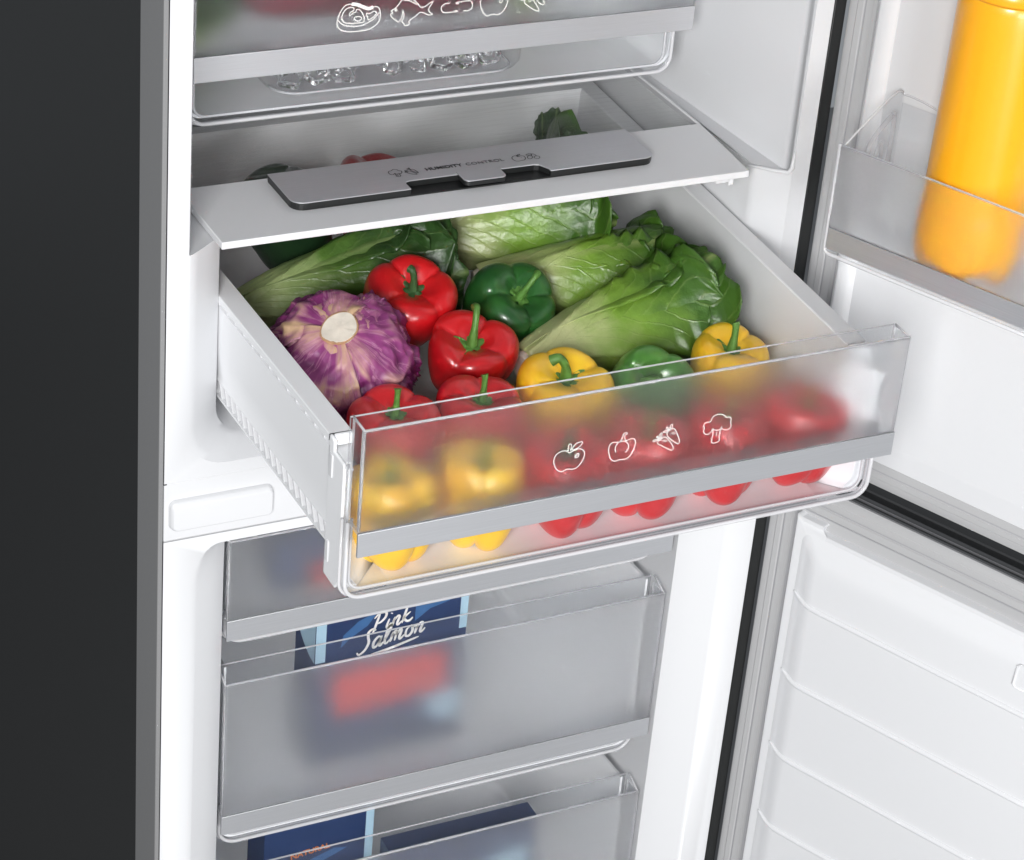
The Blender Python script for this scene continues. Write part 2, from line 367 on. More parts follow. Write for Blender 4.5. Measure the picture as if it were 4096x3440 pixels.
# --- upper liner: flange, wall, ledge, lower bay
def ring_u(x0, x1, zb, zt, rad, n=8):
    """open-topped U from top left down, round, up to top right"""
    pts = [(x0, zt), (x0, zb + rad)]
    for k in range(1, n + 1):
        a = PI + PI / 2 * k / n; pts.append((x0 + rad + rad * math.cos(a), zb + rad + rad * math.sin(a)))
    pts.append((x1 - rad, zb))
    for k in range(1, n + 1):
        a = 1.5 * PI + PI / 2 * k / n; pts.append((x1 - rad + rad * math.cos(a), zb + rad + rad * math.sin(a)))
    pts.append((x1, zt)); return pts
LZ = 0.2112                      # ledge height
A = ring_u(0.0205, 0.579, 0.0125, LZ, 0.034)
B = ring_u(0.0545, 0.5535, 0.024, LZ, 0.026)
bm = bmesh.new()
face = [(0, 0.0008), (0, TOPZ - 0.02), (0.0185, TOPZ - 0.02), (0.0185, LZ)] + A + [(0.579, TOPZ - 0.02), (XR, TOPZ - 0.02), (XR, 0.0008)]
face = [p for i, p in enumerate(face) if i == 0 or p != face[i - 1]]
f = bm.faces.new([bm.verts.new((x, 0, z)) for x, z in face])
# rolled bevel in 5 steps from the flange into the bay
rows = []
for k in range(6):
    t = k / 5; s = math.sin(t * PI / 2) * 0.25 + t * 0.75
    rows.append([(a[0] + (b[0] - a[0]) * s, 0.028 * t, a[1] + (b[1] - a[1]) * s) for a, b in zip(A, B)])
for r0, r1 in zip(rows, rows[1:]): strip(bm, r0, r1)
strip(bm, [(x, 0.028, z) for x, z in B], [(x + (0.021 if x > 0.3 else -0.002) * (1 if z > 0.03 else 0), 0.42, z) for x, z in B])
# ledge and upper walls with draft
Lu = [(0.0185, 0), (0.019, 0.004), (0.0235, 0.012), (0.05, 0.42)]; Ru = [(0.579, 0), (0.5785, 0.004), (0.574, 0.012), (0.5465, 0.42)]
strip(bm, [(x, y, LZ) for x, y in Lu], [(x, y, TOPZ - 0.02) for x, y in Lu])
strip(bm, [(x, y, LZ) for x, y in Ru], [(x, y, TOPZ - 0.02) for x, y in Ru])
ts_ = [k / 5 for k in range(6)]; ss_ = [math.sin(t * PI / 2) * 0.25 + t * 0.75 for t in ts_]
Lo = [(0.0185, 0), (0.0187, 0.002), (0.019, 0.004), (0.0212, 0.008), (0.0235, 0.012), (0.05, 0.42)]; Ro = [(0.579, 0), (0.5788, 0.002), (0.5785, 0.004), (0.5762, 0.008), (0.574, 0.012), (0.5465, 0.42)]
strip(bm, [(x, y, LZ) for x, y in Lo], [(0.0205 + 0.034 * s, 0.028 * t, LZ) for s, t in zip(ss_, ts_)])
bm.faces.new([bm.verts.new(p) for p in ((0.0545, 0.028, LZ - 0.002), (0.0525, 0.42, LZ - 0.002), (0.05, 0.42, LZ - 0.002))])
strip(bm, [(x, y, LZ) for x, y in Ro[1:]], [(0.579 - 0.0255 * s, 0.028 * t, LZ) for s, t in zip(ss_, ts_)][1:])
bm.faces.new([bm.verts.new(p) for p in ((0.5535, 0.028, LZ - 0.002), (0.5745, 0.42, LZ - 0.002), (0.5465, 0.42, LZ - 0.002))])
for z0, z1, xa, xb in ((0.0, LZ, 0.03, 0.585), (LZ, TOPZ - 0.02, 0.03, 0.57)):
    bm.faces.new([bm.verts.new(p) for p in ((xa, 0.42, z0), (xb, 0.42, z0), (xb, 0.42, z1), (xa, 0.42, z1))])
bm.faces.new([bm.verts.new(p) for p in ((0.0185, 0, TOPZ - 0.02), (0.579, 0, TOPZ - 0.02), (0.56, 0.42, TOPZ - 0.02), (0.03, 0.42, TOPZ - 0.02))])
bmesh.ops.remove_doubles(bm, verts=bm.verts[:], dist=0.0004)
mesh_obj('fridge_liner', bm, FRAME, fridge, smooth=40, label='white moulded liner of the upper compartment')
# raised round of the liner at the ledge's front edge
bm = bmesh.new(); tube(bm, [(0.5475, 0.0275, LZ - .001), (0.566, 0.009, LZ - 0.0006), (0.5755, 0.0015, LZ - 0.0004), (0.5782, -0.0002, LZ + 0.004), (0.5785, -0.0002, LZ + 0.02)], [0.0012, 0.0018, 0.0022, 0.0022, 0.0012], 10)
mesh_obj('ledge_bead', bm, FRAME, fridge, smooth=1)
# --- divider between the compartments
bm = bmesh.new(); prism(bm, rrect(0.0003, XR, -0.0570, 0.0004, 0.0012, 3), lambda p: (p[0], 0.0007, p[1]), lambda p: (p[0], 0.03, p[1]))
mul = bevel(mesh_obj('divider_bar', bm, FRAME, fridge, label='white bar between the upper and lower compartments'), 0.0008)
def padrow(x0, x1, z0, z1, r, y): return [(p[0], y, p[1]) for p in rrect(x0, x1, z0, z1, r, 5)]
bm = bmesh.new()
loops = [padrow(0.0045, 0.0972, -0.0462, -0.0168, 0.006, 0.0004), padrow(0.0052, 0.0965, -0.0455, -0.0175, 0.0055, -0.0030), padrow(0.0075, 0.0955, -0.0446, -0.0205, 0.0045, -0.0058)]
vs = [[bm.verts.new(p) for p in l] for l in loops]
for a, b in zip(vs, vs[1:]):
    for i in range(len(a)): bm.faces.new((a[i], a[(i + 1) % len(a)], b[(i + 1) % len(a)], b[i]))
bm.faces.new(vs[-1])
bevel(mesh_obj('cover_plate', bm, FRAME, mul, label='rounded blank cover plate on the divider bar'), 0.0009, 3, 25)
bm = bmesh.new(); box(bm, -0.0007, 0.0022, -0.0002, 0.0004, -0.0002, 0.0010)
mesh_obj('corner_gap', bm, BLACKCAP, mul)
bm = bmesh.new(); box(bm, 0.001, 0.59, 0.0022, 0.02, 0.00045, 0.0020); box(bm, 0.001, 0.59, 0.0022, 0.02, -0.0590, -0.05705)
gr = mesh_obj('groove', bm, WHITE, mul); gr['kind'] = 'stuff'
# --- freezer liner
n = 10; AL = [(0.0245, BOTZ), (0.0245, -0.115)] + [(0.052 - 0.0275 * math.cos(k / n * PI / 2), -0.115 + 0.0477 * math.sin(k / n * PI / 2)) for k in range(1, n + 1)]
BLn = [(0.066, 0.03), (0.066, 0.03)] + [(0.066 - 0.0135 * (k / n) ** 3, 0.03 * math.cos(k / n * PI / 2) ** 0.5) for k in range(1, n + 1)]
def mir(x): return 0.597 - x
bm = bmesh.new()
face = [(0, BOTZ), (0, -0.0574)] + [(XR, -0.0574), (XR, BOTZ)] + [(mir(x), z) for x, z in AL] + [(x, z) for x, z in AL[::-1]]
bm.faces.new([bm.verts.new((x, 0, z)) for x, z in face])
for s in (lambda x: x, mir):
    rows = []
    for k in range(7):
        t = k / 6; e = 0.7 * t + 0.3 * math.sin(t * PI / 2)
        rows.append([(s(a[0] + (b[0] - a[0]) * e), b[1] * t, a[1]) for a, b in zip(AL, BLn)])
    for r0, r1 in zip(rows, rows[1:]): strip(bm, r0, r1)
    strip(bm, rows[-1], [(s(0.07), 0.45, a[1]) for a in AL])
bm.faces.new([bm.verts.new(p) for p in ((0.0525, 0, -0.0673), (mir(0.0525), 0, -0.0673), (mir(0.07), 0.45, -0.0673), (0.07, 0.45, -0.0673))])
bm.faces.new([bm.verts.new(p) for p in ((0.04, 0.45, BOTZ), (mir(0.04), 0.45, BOTZ), (mir(0.04), 0.45, -0.0673), (0.04, 0.45, -0.0673))])
bm.faces.new([bm.verts.new(p) for p in ((0.0245, 0, BOTZ), (mir(0.0245), 0, BOTZ), (mir(0.0245), 0.45, BOTZ), (0.0245, 0.45, BOTZ))])
bmesh.ops.remove_doubles(bm, verts=bm.verts[:], dist=0.0003)
mesh_obj('freezer_liner', bm, WHITE, fridge, smooth=40, label='white moulded liner of the freezer compartment')

# ================================================================ doors (parts of the refrigerator)
def door_matrix(o):
    o.matrix_parent_inverse = origin(fridge).inverted(); o.location = (0.609, -0.004, 0); o.rotation_euler = (0, 0, math.atan2(-0.9119, 0.4104))
DW = 0.60
def door(z0, z1, label, glen):
    bm = bmesh.new(); box(bm, 0.004, DW, 0.012, 0.062, z0, z1)
    d = mesh_obj('door', bm, BLACKCAP, fridge, local=True, label=label); door_matrix(d); bevel(d, 0.0015)
    return d
def dpart(name, bm, mat, d, smooth=0, label=None):
    return mesh_obj(name, bm, mat, d, smooth, local=True, label=label)
def frame_profile(bm, u0, u1, z0, z1, prof):
    """sweep (inset, y) profile round the rectangle of the door's inner face"""
    loops = []
    for ins, y, mi in prof:
        loops.append(([bm.verts.new(p) for p in ((u0 + ins, y, z0 + ins), (u1 - ins, y, z0 + ins), (u1 - ins, y, z1 - ins), (u0 + ins, y, z1 - ins))], mi))
    for (a, mi), (b, _) in zip(loops, loops[1:]):
        for i in range(4):
            f = bm.faces.new((a[i], a[(i + 1) % 4], b[(i + 1) % 4], b[i])); f.material_index = mi
GPROF = [(0.0, 0.013, 1), (0.0, 0.001, 0), (0.0015, 0.0, 0), (0.0085, -0.0008, 0), (0.0095, -0.0016, 0), (0.0150, -0.0022, 0), (0.0160, -0.0012, 1), (0.0175, -0.0012, 0), (0.0185, -0.0026, 0), (0.0255, -0.0024, 0), (0.0275, -0.0006, 1), (0.0300, 0.0010, 0), (0.042, 0.0018, 0), (0.07, 0.004, 0)]
# upper door
ud = door(-0.0690, TOPZ, 'upper door standing open, white inside', 1)
bm = bmesh.new(); frame_profile(bm, 0.0, DW, -0.0705, TOPZ, GPROF); dpart('gasket', bm, [GASKET, GASKET_DK], ud, 30, 'grey rubber seal round the upper door')
def liner_door(bm, u0, u1, z0, z1, prof, rad=0.012):
    loops = []
    for ins, y in prof:
        loops.append([bm.verts.new((p[0], y, p[1])) for p in rrect(u0 + ins, u1 - ins, z0 + ins, z1 - ins, max(0.002, rad), 5)])
    for a, b in zip(loops, loops[1:]):
        for i in range(len(a)): bm.faces.new((a[i], a[(i + 1) % len(a)], b[(i + 1) % len(a)], b[i]))
    return loops[-1]
bm = bmesh.new()
last = liner_door(bm, 0.033, DW - 0.033, -0.0415, TOPZ - 0.03, [(0, 0.004), (0, -0.006), (0.002, -0.0095), (0.012, -0.0115), (0.022, -0.0135), (0.026, -0.0145)], 0.004)
bm.faces.new(last)
dpart('inner_panel', bm, WHITE, ud, 40, 'white inner panel of the upper door')
# upright side ridge that carries the bins, rounded, starts above the bare lower panel
bm = bmesh.new()
rp = [(0.0335, -0.006), (0.036, -0.013), (0.040, -0.0175), (0.050, -0.0185), (0.0545, -0.0165), (0.058, -0.0125)]
prism(bm, rp + [(0.058, -0.004), (0.0335, -0.004)], lambda p: (p[0], p[1], -0.034), lambda p: (p[0], p[1], TOPZ - 0.05))
bevel(dpart('side_ridge', bm, WHITE, ud), 0.002)
# lower door
ld = door(BOTZ + 0.04, -0.1005, 'lower freezer door standing open, white ribbed inside', 1)
bm = bmesh.new(); frame_profile(bm, 0.0, DW, BOTZ + 0.04, -0.0990, GPROF); dpart('gasket', bm, [GASKET, GASKET_DK], ld, 30, 'grey rubber seal round the freezer door')
bm = bmesh.new(); box(bm, 0.002, DW, 0.0135, 0.0150, -0.0995, -0.0955); box(bm, 0.002, DW, 0.030, 0.060, -0.1000, -0.0975); box(bm, 0.002, DW, 0.0035, 0.0060, -0.0989, -0.0968)
dpart('top_cap', bm, BLACKCAP, ld, label='dark ridged cap along the top of the freezer door')
bm = bmesh.new()
zt = -0.1318; zb = BOTZ + 0.09
out = [(0.0345, zb), (DW - 0.034, zb), (DW - 0.034, zt - 0.0095), (0.0645, zt - 0.0095), (0.0618, zt - 0.0085), (0.0622, zt - 0.0045), (0.0650, zt - 0.0015), (0.0640, zt), (0.0400, zt), (0.0375, zt + 0.0012), (0.0345, zt + 0.0015)]
def inset(k, y): return [(u + (k if u < 0.3 else -k) * 1.0, y, z + (k if z < -0.4 else -k)) for u, z in out]
loops = [[bm.verts.new(p) for p in l] for l in (inset(0, 0.004), inset(0.0, -0.0075), inset(0.0022, -0.0105), inset(0.0065, -0.0112))]
for a, b in zip(loops, loops[1:]):
    for i in range(len(a)): bm.faces.new((a[i], a[(i + 1) % len(a)], b[(i + 1) % len(a)], b[i]))
bm.faces.new(loops[-1])
bevel(dpart('inner_panel', bm, WHITE, ld, label='white ribbed inner panel of the freezer door'), 0.0012, 3, 20)
# the dished field of the panel
bm = bmesh.new()
last = liner_door(bm, 0.0445, DW - 0.05, zb + 0.02, zt - 0.0115, [(0, -0.0105), (0.0015, -0.0116), (0.006, -0.0122), (0.012, -0.0148), (0.019, -0.0178), (0.026, -0.0186)], 0.010)
bm.faces.new(last); dpart('panel_field', bm, WHITE, ld, 60)
for zr in (-0.2155, -0.307, -0.3965, -0.4838, -0.571):
    bm = bmesh.new(); us = [0.0455, 0.0475, 0.051, 0.056, 0.062, 0.070, 0.080, 0.30, 0.55]; zz = [0.0060, 0.0052, 0.0035, 0.0018, 0.0006, 0.0, 0.0, 0, 0]
    ys = [-0.0120, -0.0125, -0.0133, -0.0150, -0.0170, -0.0184, -0.0188, -0.0188, -0.0188]; hs = [0.0006, 0.0014, 0.0021, 0.0026, 0.0028, 0.0030, 0.0030, 0.003, 0.003]
    tube(bm, [(u, y + 0.0004, zr + z - 0.001) for u, y, z in zip(us, ys, zz)], hs, 10)
    dpart('rib', bm, WHITE, ld, 1)
bm = bmesh.new(); tube(bm, [(0.330, -0.0188, -0.1905), (0.290, -0.0188, -0.1915), (0.2872, -0.0188, -0.1890), (0.2885, -0.0188, -0.1685), (0.2910, -0.0188, -0.1665), (0.330, -0.0188, -0.1655)], 0.0012, 8)
dpart('raised_outline', bm, WHITE, ld, 1)

# ================================================================ door bin and juice
dm = Matrix.Translation((0.609, -0.004, 0)) @ Matrix.Rotation(math.atan2(-0.9119, 0.4104), 4, 'Z')
def dthing(name, label, cat, u, y, z, group=None):
    p = dm @ Vector((u, y, z)); return thing(name, label, cat, p, group, (0, 0, math.atan2(-0.9119, 0.4104)))
binr = dthing('door_bin', 'clear door bin with frosted front and steel strip holding the orange bottle', 'door bin', 0.30, -0.06, 0.192)
BRK = clear('clear_bracket', (0.93, 0.93, 0.94), 0.05, 0.12)
def bpart(name, bm, mat, smooth=0, label=None):
    for v in bm.verts: v.co -= Vector((0.30, -0.06, 0.192))
    return mesh_obj(name, bm, mat, binr, smooth, local=True, label=label)
bm = bmesh.new(); plate(bm, 0.0725, 0.54, -0.1025, -0.0995, 0.2165, 0.2905); bpart('front_panel', bm, [FROST, EDGE], label='frosted bin front')
bm = bmesh.new(); box(bm, 0.0735, 0.538, -0.1032, -0.0997, 0.1965, 0.2160); bevel(bpart('trim_strip', bm, STEEL, label='brushed steel strip'), 0.0006)
bm = bmesh.new()
side = [(-0.0995, 0.1915), (-0.0995, 0.2905), (-0.080, 0.2990), (-0.058, 0.3080), (-0.040, 0.3150), (-0.030, 0.3175), (-0.0215, 0.3178), (-0.0165, 0.3160), (-0.0145, 0.3130), (-0.014, 0.195)]
prism(bm, side, lambda p: (0.0738, p[0], p[1]), lambda p: (0.0756, p[0], p[1])); prism(bm, side, lambda p: (0.537, p[0], p[1]), lambda p: (0.5388, p[0], p[1]))
box(bm, 0.0757, 0.5369, -0.099, -0.0146, 0.1918, 0.1938); box(bm, 0.0757, 0.5369, -0.0170, -0.0152, 0.1939, 0.306)
bpart('bin_body', bm, CLEAR, label='clear bin body')
bm = bmesh.new(); tube(bm, [(0.0747, y, z) for y, z in side[1:9]] + [(0.082, -0.0150, 0.3135), (0.095, -0.0150, 0.3125), (0.13, -0.0150, 0.306)], 0.0009, 6); tube(bm, [(0.0719, -0.1012, 0.2915), (0.0719, -0.1012, 0.199), (0.0724, -0.1012, 0.1935), (0.0765, -0.1012, 0.1912), (0.54, -0.1012, 0.1912)], 0.0018, 8); tube(bm, [(0.0722, -0.101, 0.2908), (0.54, -0.101, 0.2908)], 0.0010, 6)
bpart('bin_rim', bm, LIP, 1)
bm = bmesh.new()
tube(bm, smooth_path([(0.0772, -0.064, 0.215), (0.0772, -0.064, 0.272), (0.0772, -0.058, 0.285), (0.0772, -0.044, 0.294), (0.0772, -0.034, 0.2985), (0.0772, -0.028, 0.294), (0.0772, -0.028, 0.215)], False, 4), 0.0022, 8)
tube(bm, smooth_path([(0.0772, -0.050, 0.225), (0.0772, -0.050, 0.268), (0.0772, -0.042, 0.274), (0.0772, -0.041, 0.225)], False, 4), 0.0018, 8)
box(bm, 0.0758, 0.0800, -0.068, -0.061, 0.252, 0.268); box(bm, 0.0758, 0.0800, -0.067, -0.060, 0.215, 0.238)
bpart('bin_bracket', bm, BRK, 40)
JUICE, nt, p = newmat('orange_juice')
p.inputs['Base Color'].default_value = (0.95, 0.42, 0.007, 1); p.inputs['Roughness'].default_value = 0.35; p.inputs['Coat Weight'].default_value = 0.5; p.inputs['Coat Roughness'].default_value = 0.16
p.inputs['Subsurface Weight'].default_value = 0.25; p.inputs['Subsurface Radius'].default_value = (0.02, 0.008, 0.002); p.inputs['Subsurface Scale'].default_value = 0.6
t = noise_tex(nt, 9, 2, 'Object', (1, 1, 0.15)); bump(nt, t.outputs[0], p.inputs['Normal'], 0.12, 0.004)
bot = dthing('juice_bottle', 'large plastic bottle of orange juice standing in the door bin', 'bottle', 0.178, -0.0525, 0.1945)
prof = [(0.0, 0.012), (0.010, 0.0095), (0.022, 0.001), (0.029, 0.0), (0.038, 0.006), (0.0435, 0.018), (0.0450, 0.035), (0.0445, 0.060), (0.0435, 0.075), (0.0435, 0.11), (0.0432, 0.18), (0.0428, 0.245), (0.0405, 0.251), (0.0375, 0.256), (0.0355, 0.262), (0.031, 0.270), (0.020, 0.292), (0.013, 0.302), (0.013, 0.324)]
pr = [Vector(q) for q in smooth_path([Vector(q) for q in prof], False, 4)]
bm = bmesh.new(); rings = []; nseg = 80
for q in pr:
    rg = []
    for k in range(nseg):
        a = 2 * PI * k / nseg; c5 = math.cos(5 * a); low = max(0, 1 - q.y / 0.03)
        rr = q.x * (1 + 0.05 * low * c5 - 0.10 * low) * (1 - 0.006 * max(0, math.cos(12 * a)) ** 8 * (0.03 < q.y < 0.22)); z = q.y - 0.011 * low * max(0, c5) * (q.x / 0.045) + 0.009 * low
        rg.append(bm.verts.new((rr * math.cos(a), rr * math.sin(a), z)))
    rings.append(rg)
for a, b in zip(rings, rings[1:]):
    for k in range(nseg): bm.faces.new((a[k], a[(k + 1) % nseg], b[(k + 1) % nseg], b[k]))
bm.faces.new(rings[0][::-1]); bm.faces.new(rings[-1])
mesh_obj('bottle_body', bm, JUICE, bot, 1, local=True)
bm = bmesh.new(); tube(bm, [(0, 0, 0.318), (0, 0, 0.3185), (0, 0, 0.337), (0, 0, 0.3375)], [0.0135, 0.0148, 0.0148, 0.0135], 24)
mesh_obj('bottle_cap', bm, PRINT, bot, 40, local=True)
ICONS_FRONT = {"apple_icon":[[[2327,1382],[2309,1400],[2276,1411],[2239,1404],[2209,1379],[2198,1334],[2209,1293],[2230,1255],[2262,1228],[2289,1226],[2326,1239],[2370,1228],[2407,1237],[2436,1268],[2456,1307],[2462,1351],[2449,1381],[2422,1401],[2389,1404],[2358,1395],[2327,1382]],[[2315,1395],[2316,1457],[2338,1455],[2337,1395]],[[2352,1405],[2359,1437],[2389,1460],[2430,1463],[2424,1436],[2394,1414],[2352,1405]],[[2380,1338],[2391,1362],[2413,1358],[2408,1333],[2392,1328],[2380,1338]],[[2386,1340],[2404,1353]]],"bell_pepper_icon":[[[2754,1396],[2709,1405],[2678,1388],[2672,1344],[2683,1297],[2704,1253],[2740,1229],[2772,1235],[2811,1233],[2839,1233],[2869,1256],[2892,1297],[2905,1357],[2897,1392],[2873,1408],[2841,1405],[2819,1397]],[[2739,1309],[2729,1345],[2739,1382],[2764,1400],[2803,1398],[2833,1376],[2848,1339],[2840,1312],[2826,1292]],[[2764,1400],[2779,1420],[2786,1446],[2789,1468],[2811,1473],[2823,1460],[2803,1449],[2806,1420],[2817,1398]]],"carrot_icon":[[[3123,1349],[3155,1366],[3172,1365],[3203,1334],[3237,1288],[3255,1250],[3244,1233],[3202,1255],[3154,1287],[3111,1315],[3106,1330],[3123,1349]],[[3148,1333],[3175,1340]],[[3166,1322],[3193,1332]],[[3117,1353],[3069,1343],[3065,1358],[3089,1358],[3117,1353]],[[3120,1359],[3092,1378],[3094,1391],[3120,1359]],[[3127,1362],[3117,1401],[3133,1410],[3136,1381],[3127,1362]],[[3183,1404],[3219,1428],[3244,1426],[3270,1384],[3301,1316],[3302,1287],[3282,1288],[3238,1322],[3200,1358],[3184,1383],[3183,1404]],[[3219,1390],[3245,1400]],[[3234,1377],[3258,1388]],[[3199,1415],[3151,1410],[3150,1424],[3175,1423],[3199,1415]],[[3201,1421],[3169,1445],[3174,1457],[3201,1421]],[[3212,1426],[3202,1465],[3219,1473],[3221,1444],[3212,1426]]],"broccoli_icon":[[[3593,1362],[3585,1337],[3560,1319],[3530,1328],[3513,1356],[3518,1378],[3509,1414],[3527,1433],[3567,1432],[3579,1469],[3610,1486],[3656,1484],[3692,1465],[3709,1443],[3735,1446],[3755,1426],[3754,1391],[3764,1361],[3751,1335],[3711,1331],[3674,1355]],[[3592,1370],[3612,1349],[3653,1341],[3671,1355],[3674,1370]],[[3592,1370],[3605,1316],[3603,1234],[3668,1235],[3666,1287],[3671,1355]],[[3638,1287],[3636,1328]]]}
ICONS_TOP = {"steak_icon":[[[1885,3463],[1898,3512],[1926,3559],[1955,3586],[2005,3591],[2056,3581],[2109,3556],[2161,3536],[2201,3547],[2242,3543],[2264,3511],[2270,3465],[2260,3416],[2221,3375],[2161,3350],[2079,3344],[1987,3348],[1925,3369],[1888,3403],[1881,3444],[1885,3463]],[[1890,3458],[1922,3425],[1974,3402],[2036,3393],[2097,3392],[2157,3411],[2217,3445],[2260,3496]],[[1926,3459],[1924,3499],[1947,3542],[1981,3561],[2022,3557],[2026,3534],[1994,3517],[1992,3488],[2019,3510],[2044,3517],[2053,3538],[2079,3534],[2106,3501],[2124,3460],[2121,3425],[2085,3418],[2004,3420],[1952,3432],[1926,3459]],[[2034,3464],[2047,3475],[2077,3474],[2101,3462],[2094,3443],[2069,3435],[2043,3448],[2034,3464]],[[2142,3498],[2173,3490],[2203,3507],[2229,3504],[2230,3479],[2196,3452],[2166,3437],[2155,3457],[2142,3498]]],"fish_icon":[[[2363,3496],[2388,3506],[2418,3529],[2442,3559],[2466,3586],[2538,3590],[2603,3543],[2637,3502],[2678,3506],[2718,3532],[2749,3544],[2730,3511],[2712,3477],[2730,3445],[2752,3428],[2715,3426],[2661,3452],[2630,3455],[2590,3423],[2535,3388],[2547,3367],[2527,3354],[2501,3351],[2490,3373],[2473,3385]],[[2363,3496],[2385,3476],[2362,3466],[2382,3434],[2415,3406],[2442,3391],[2465,3426],[2473,3475],[2466,3501],[2483,3469],[2486,3434],[2468,3387]],[[2401,3500],[2411,3510],[2422,3498],[2412,3489],[2401,3500]],[[2476,3580],[2529,3570],[2604,3528]]],"arrow_icon":[[[2908,3512],[2866,3513],[2836,3495],[2829,3471],[2845,3439],[2883,3430],[2988,3432],[2956,3443]],[[3036,3432],[3084,3428],[3114,3448],[3120,3478],[3104,3510],[3071,3518],[2961,3511],[2994,3498]]],"apple_icon":[[[3199,3516],[3195,3476],[3212,3423],[3242,3379],[3270,3363],[3323,3374],[3367,3362],[3403,3379],[3437,3422],[3452,3472],[3451,3502],[3432,3540],[3392,3564],[3339,3559],[3308,3547],[3264,3566],[3222,3555],[3199,3516]],[[3373,3479],[3387,3498],[3404,3492],[3395,3469],[3373,3479]]],"carrot_icon":[[[3616,3466],[3646,3489],[3679,3481],[3728,3424],[3761,3370],[3734,3365],[3676,3399],[3624,3440],[3616,3466]],[[3697,3520],[3751,3525],[3790,3460],[3810,3422],[3789,3416],[3742,3449],[3697,3520]],[[3610,3472],[3571,3481],[3581,3495],[3610,3472]],[[3655,3452],[3686,3464]]]}
ICONS_HUM = {"broccoli_icon":[[[2243,667],[2221,646],[2199,652],[2195,690],[2209,713],[2238,723],[2257,740],[2286,731],[2294,707],[2315,692],[2304,658],[2282,646],[2276,654]],[[2243,667],[2250,647],[2276,654]],[[2244,663],[2242,645],[2236,601],[2269,601],[2275,639],[2276,654]],[[2255,636],[2249,610]]],"carrot_icon":[[[2355,662],[2380,673],[2399,649],[2417,608],[2412,596],[2381,609],[2351,645],[2355,662]],[[2397,692],[2424,697],[2435,667],[2441,628],[2432,622],[2410,656],[2397,692]],[[2354,662],[2342,690],[2357,685],[2333,659],[2354,662]],[[2399,695],[2375,717],[2395,719],[2398,736],[2399,695]],[[2348,673],[2373,694]],[[2387,717],[2408,726]]],"apple_icon":[[[3405,679],[3392,705],[3360,692],[3340,659],[3344,615],[3365,596],[3401,599],[3433,605],[3457,636],[3460,676],[3436,689],[3405,679]],[[3408,684],[3406,716]],[[3406,698],[3425,720],[3444,721],[3425,702],[3406,698]],[[3426,660],[3431,658]]],"cherry_icon":[[[3491,660],[3509,672],[3529,659],[3524,632],[3502,613],[3482,615],[3478,639],[3491,660]],[[3547,644],[3572,650],[3589,632],[3582,610],[3557,594],[3538,609],[3537,628],[3547,644]],[[3520,659],[3543,687],[3538,713],[3503,702],[3488,689],[3514,682],[3544,690]],[[3551,704],[3569,680],[3569,649]]]}
# ================================================================ glass shelf over the crisper
shelf = thing('glass_shelf', 'glass shelf with white front rail and steel humidity control panel', 'shelf', (0.2975, 0.2, 0.212))
bm = bmesh.new(); prism(bm, [(0.0458, 0.0), (0.5340, 0.0), (0.5420, 0.1025), (0.0450, 0.1025)], lambda p: (p[0], p[1], 0.2122), lambda p: (p[0], p[1], 0.2186))
bevel(mesh_obj('front_rail', bm, WHITE, shelf, label='flat white front rail of the shelf'), 0.0007)
bm = bmesh.new(); fs = box(bm, 0.0455, 0.5395, 0.1027, 0.405, 0.2130, 0.2172)
for i in (2, 3, 4, 5): fs[i].material_index = 1
mesh_obj('glass_pane', bm, [SHELFGLASS, EDGE], shelf)
bm = bmesh.new(); box(bm, 0.5396, 0.5425, 0.1027, 0.405, 0.2124, 0.2184); bevel(mesh_obj('side_rail', bm, WHITE, shelf), 0.0006)
bm = bmesh.new(); box(bm, 0.505, 0.519, 0.006, 0.03, 0.2062, 0.2121); box(bm, 0.5192, 0.5245, 0.008, 0.03, 0.2020, 0.2121); bevel(mesh_obj('shelf_foot', bm, WHITE, shelf), 0.0012)
PZ = 0.2192
def notched(x0, x1, y0, y1, n0, n1, nd, r=0.011, rn=0.003):
    p = [(x0, y1), (x0, y0 + r)] + [(x0 + r - r * math.cos(k / 6 * PI / 2), y0 + r - r * math.sin(k / 6 * PI / 2)) for k in range(1, 7)]
    if n0: p += [(n0, y0), (n0, y0 + nd - 0.004), (n0 + 0.0016, y0 + nd - 0.0012), (n0 + 0.005, y0 + nd), (n1 - 0.009, y0 + nd), (n1 - 0.005, y0 + nd - 0.0015), (n1, y0 + 0.004), (n1, y0)]
    p += [(x1 - r + r * math.sin(k / 6 * PI / 2), y0 + r - r * math.cos(k / 6 * PI / 2)) for k in range(0, 7)] + [(x1, y1)]
    return p
bm = bmesh.new(); prism(bm, notched(0.1212, 0.4590, 0.0358, 0.0950, 0, 0, 0), lambda p: (p[0], p[1], 0.2187), lambda p: (p[0], p[1], PZ + 0.0008))
mesh_obj('panel_base', bm, BLACK, shelf)
bm = bmesh.new(); prism(bm, notched(0.1210, 0.4592, 0.0355, 0.0952, 0.2255, 0.3565, 0.0150), lambda p: (p[0], p[1], PZ + 0.0011), lambda p: (p[0], p[1], PZ + 0.0058))
pb = mesh_obj('panel_body', bm, BLACK, shelf)
bm = bmesh.new(); prism(bm, notched(0.1207, 0.4595, 0.0352, 0.0954, 0.2258, 0.3562, 0.0150), lambda p: (p[0], p[1], PZ + 0.0058), lambda p: (p[0], p[1], PZ + 0.0068))
pc = bevel(mesh_obj('control_panel', bm, STEEL_PANEL, shelf, label='brushed steel humidity control panel'), 0.0004)
bm = bmesh.new()
kn = rrect(0.2752, 0.3143, 0.0335, 0.0535, 0.005, 5, (1, 1, 0, 0))
prism(bm, kn, lambda p: (p[0], p[1], PZ + 0.0030), lambda p: (p[0], p[1], PZ + 0.0066), 1); prism(bm, [(0.2752 + (x - 0.2752) * 1.0, y) for x, y in kn], lambda p: (p[0], p[1], PZ + 0.0068), lambda p: (p[0], p[1], PZ + 0.0078), 0)
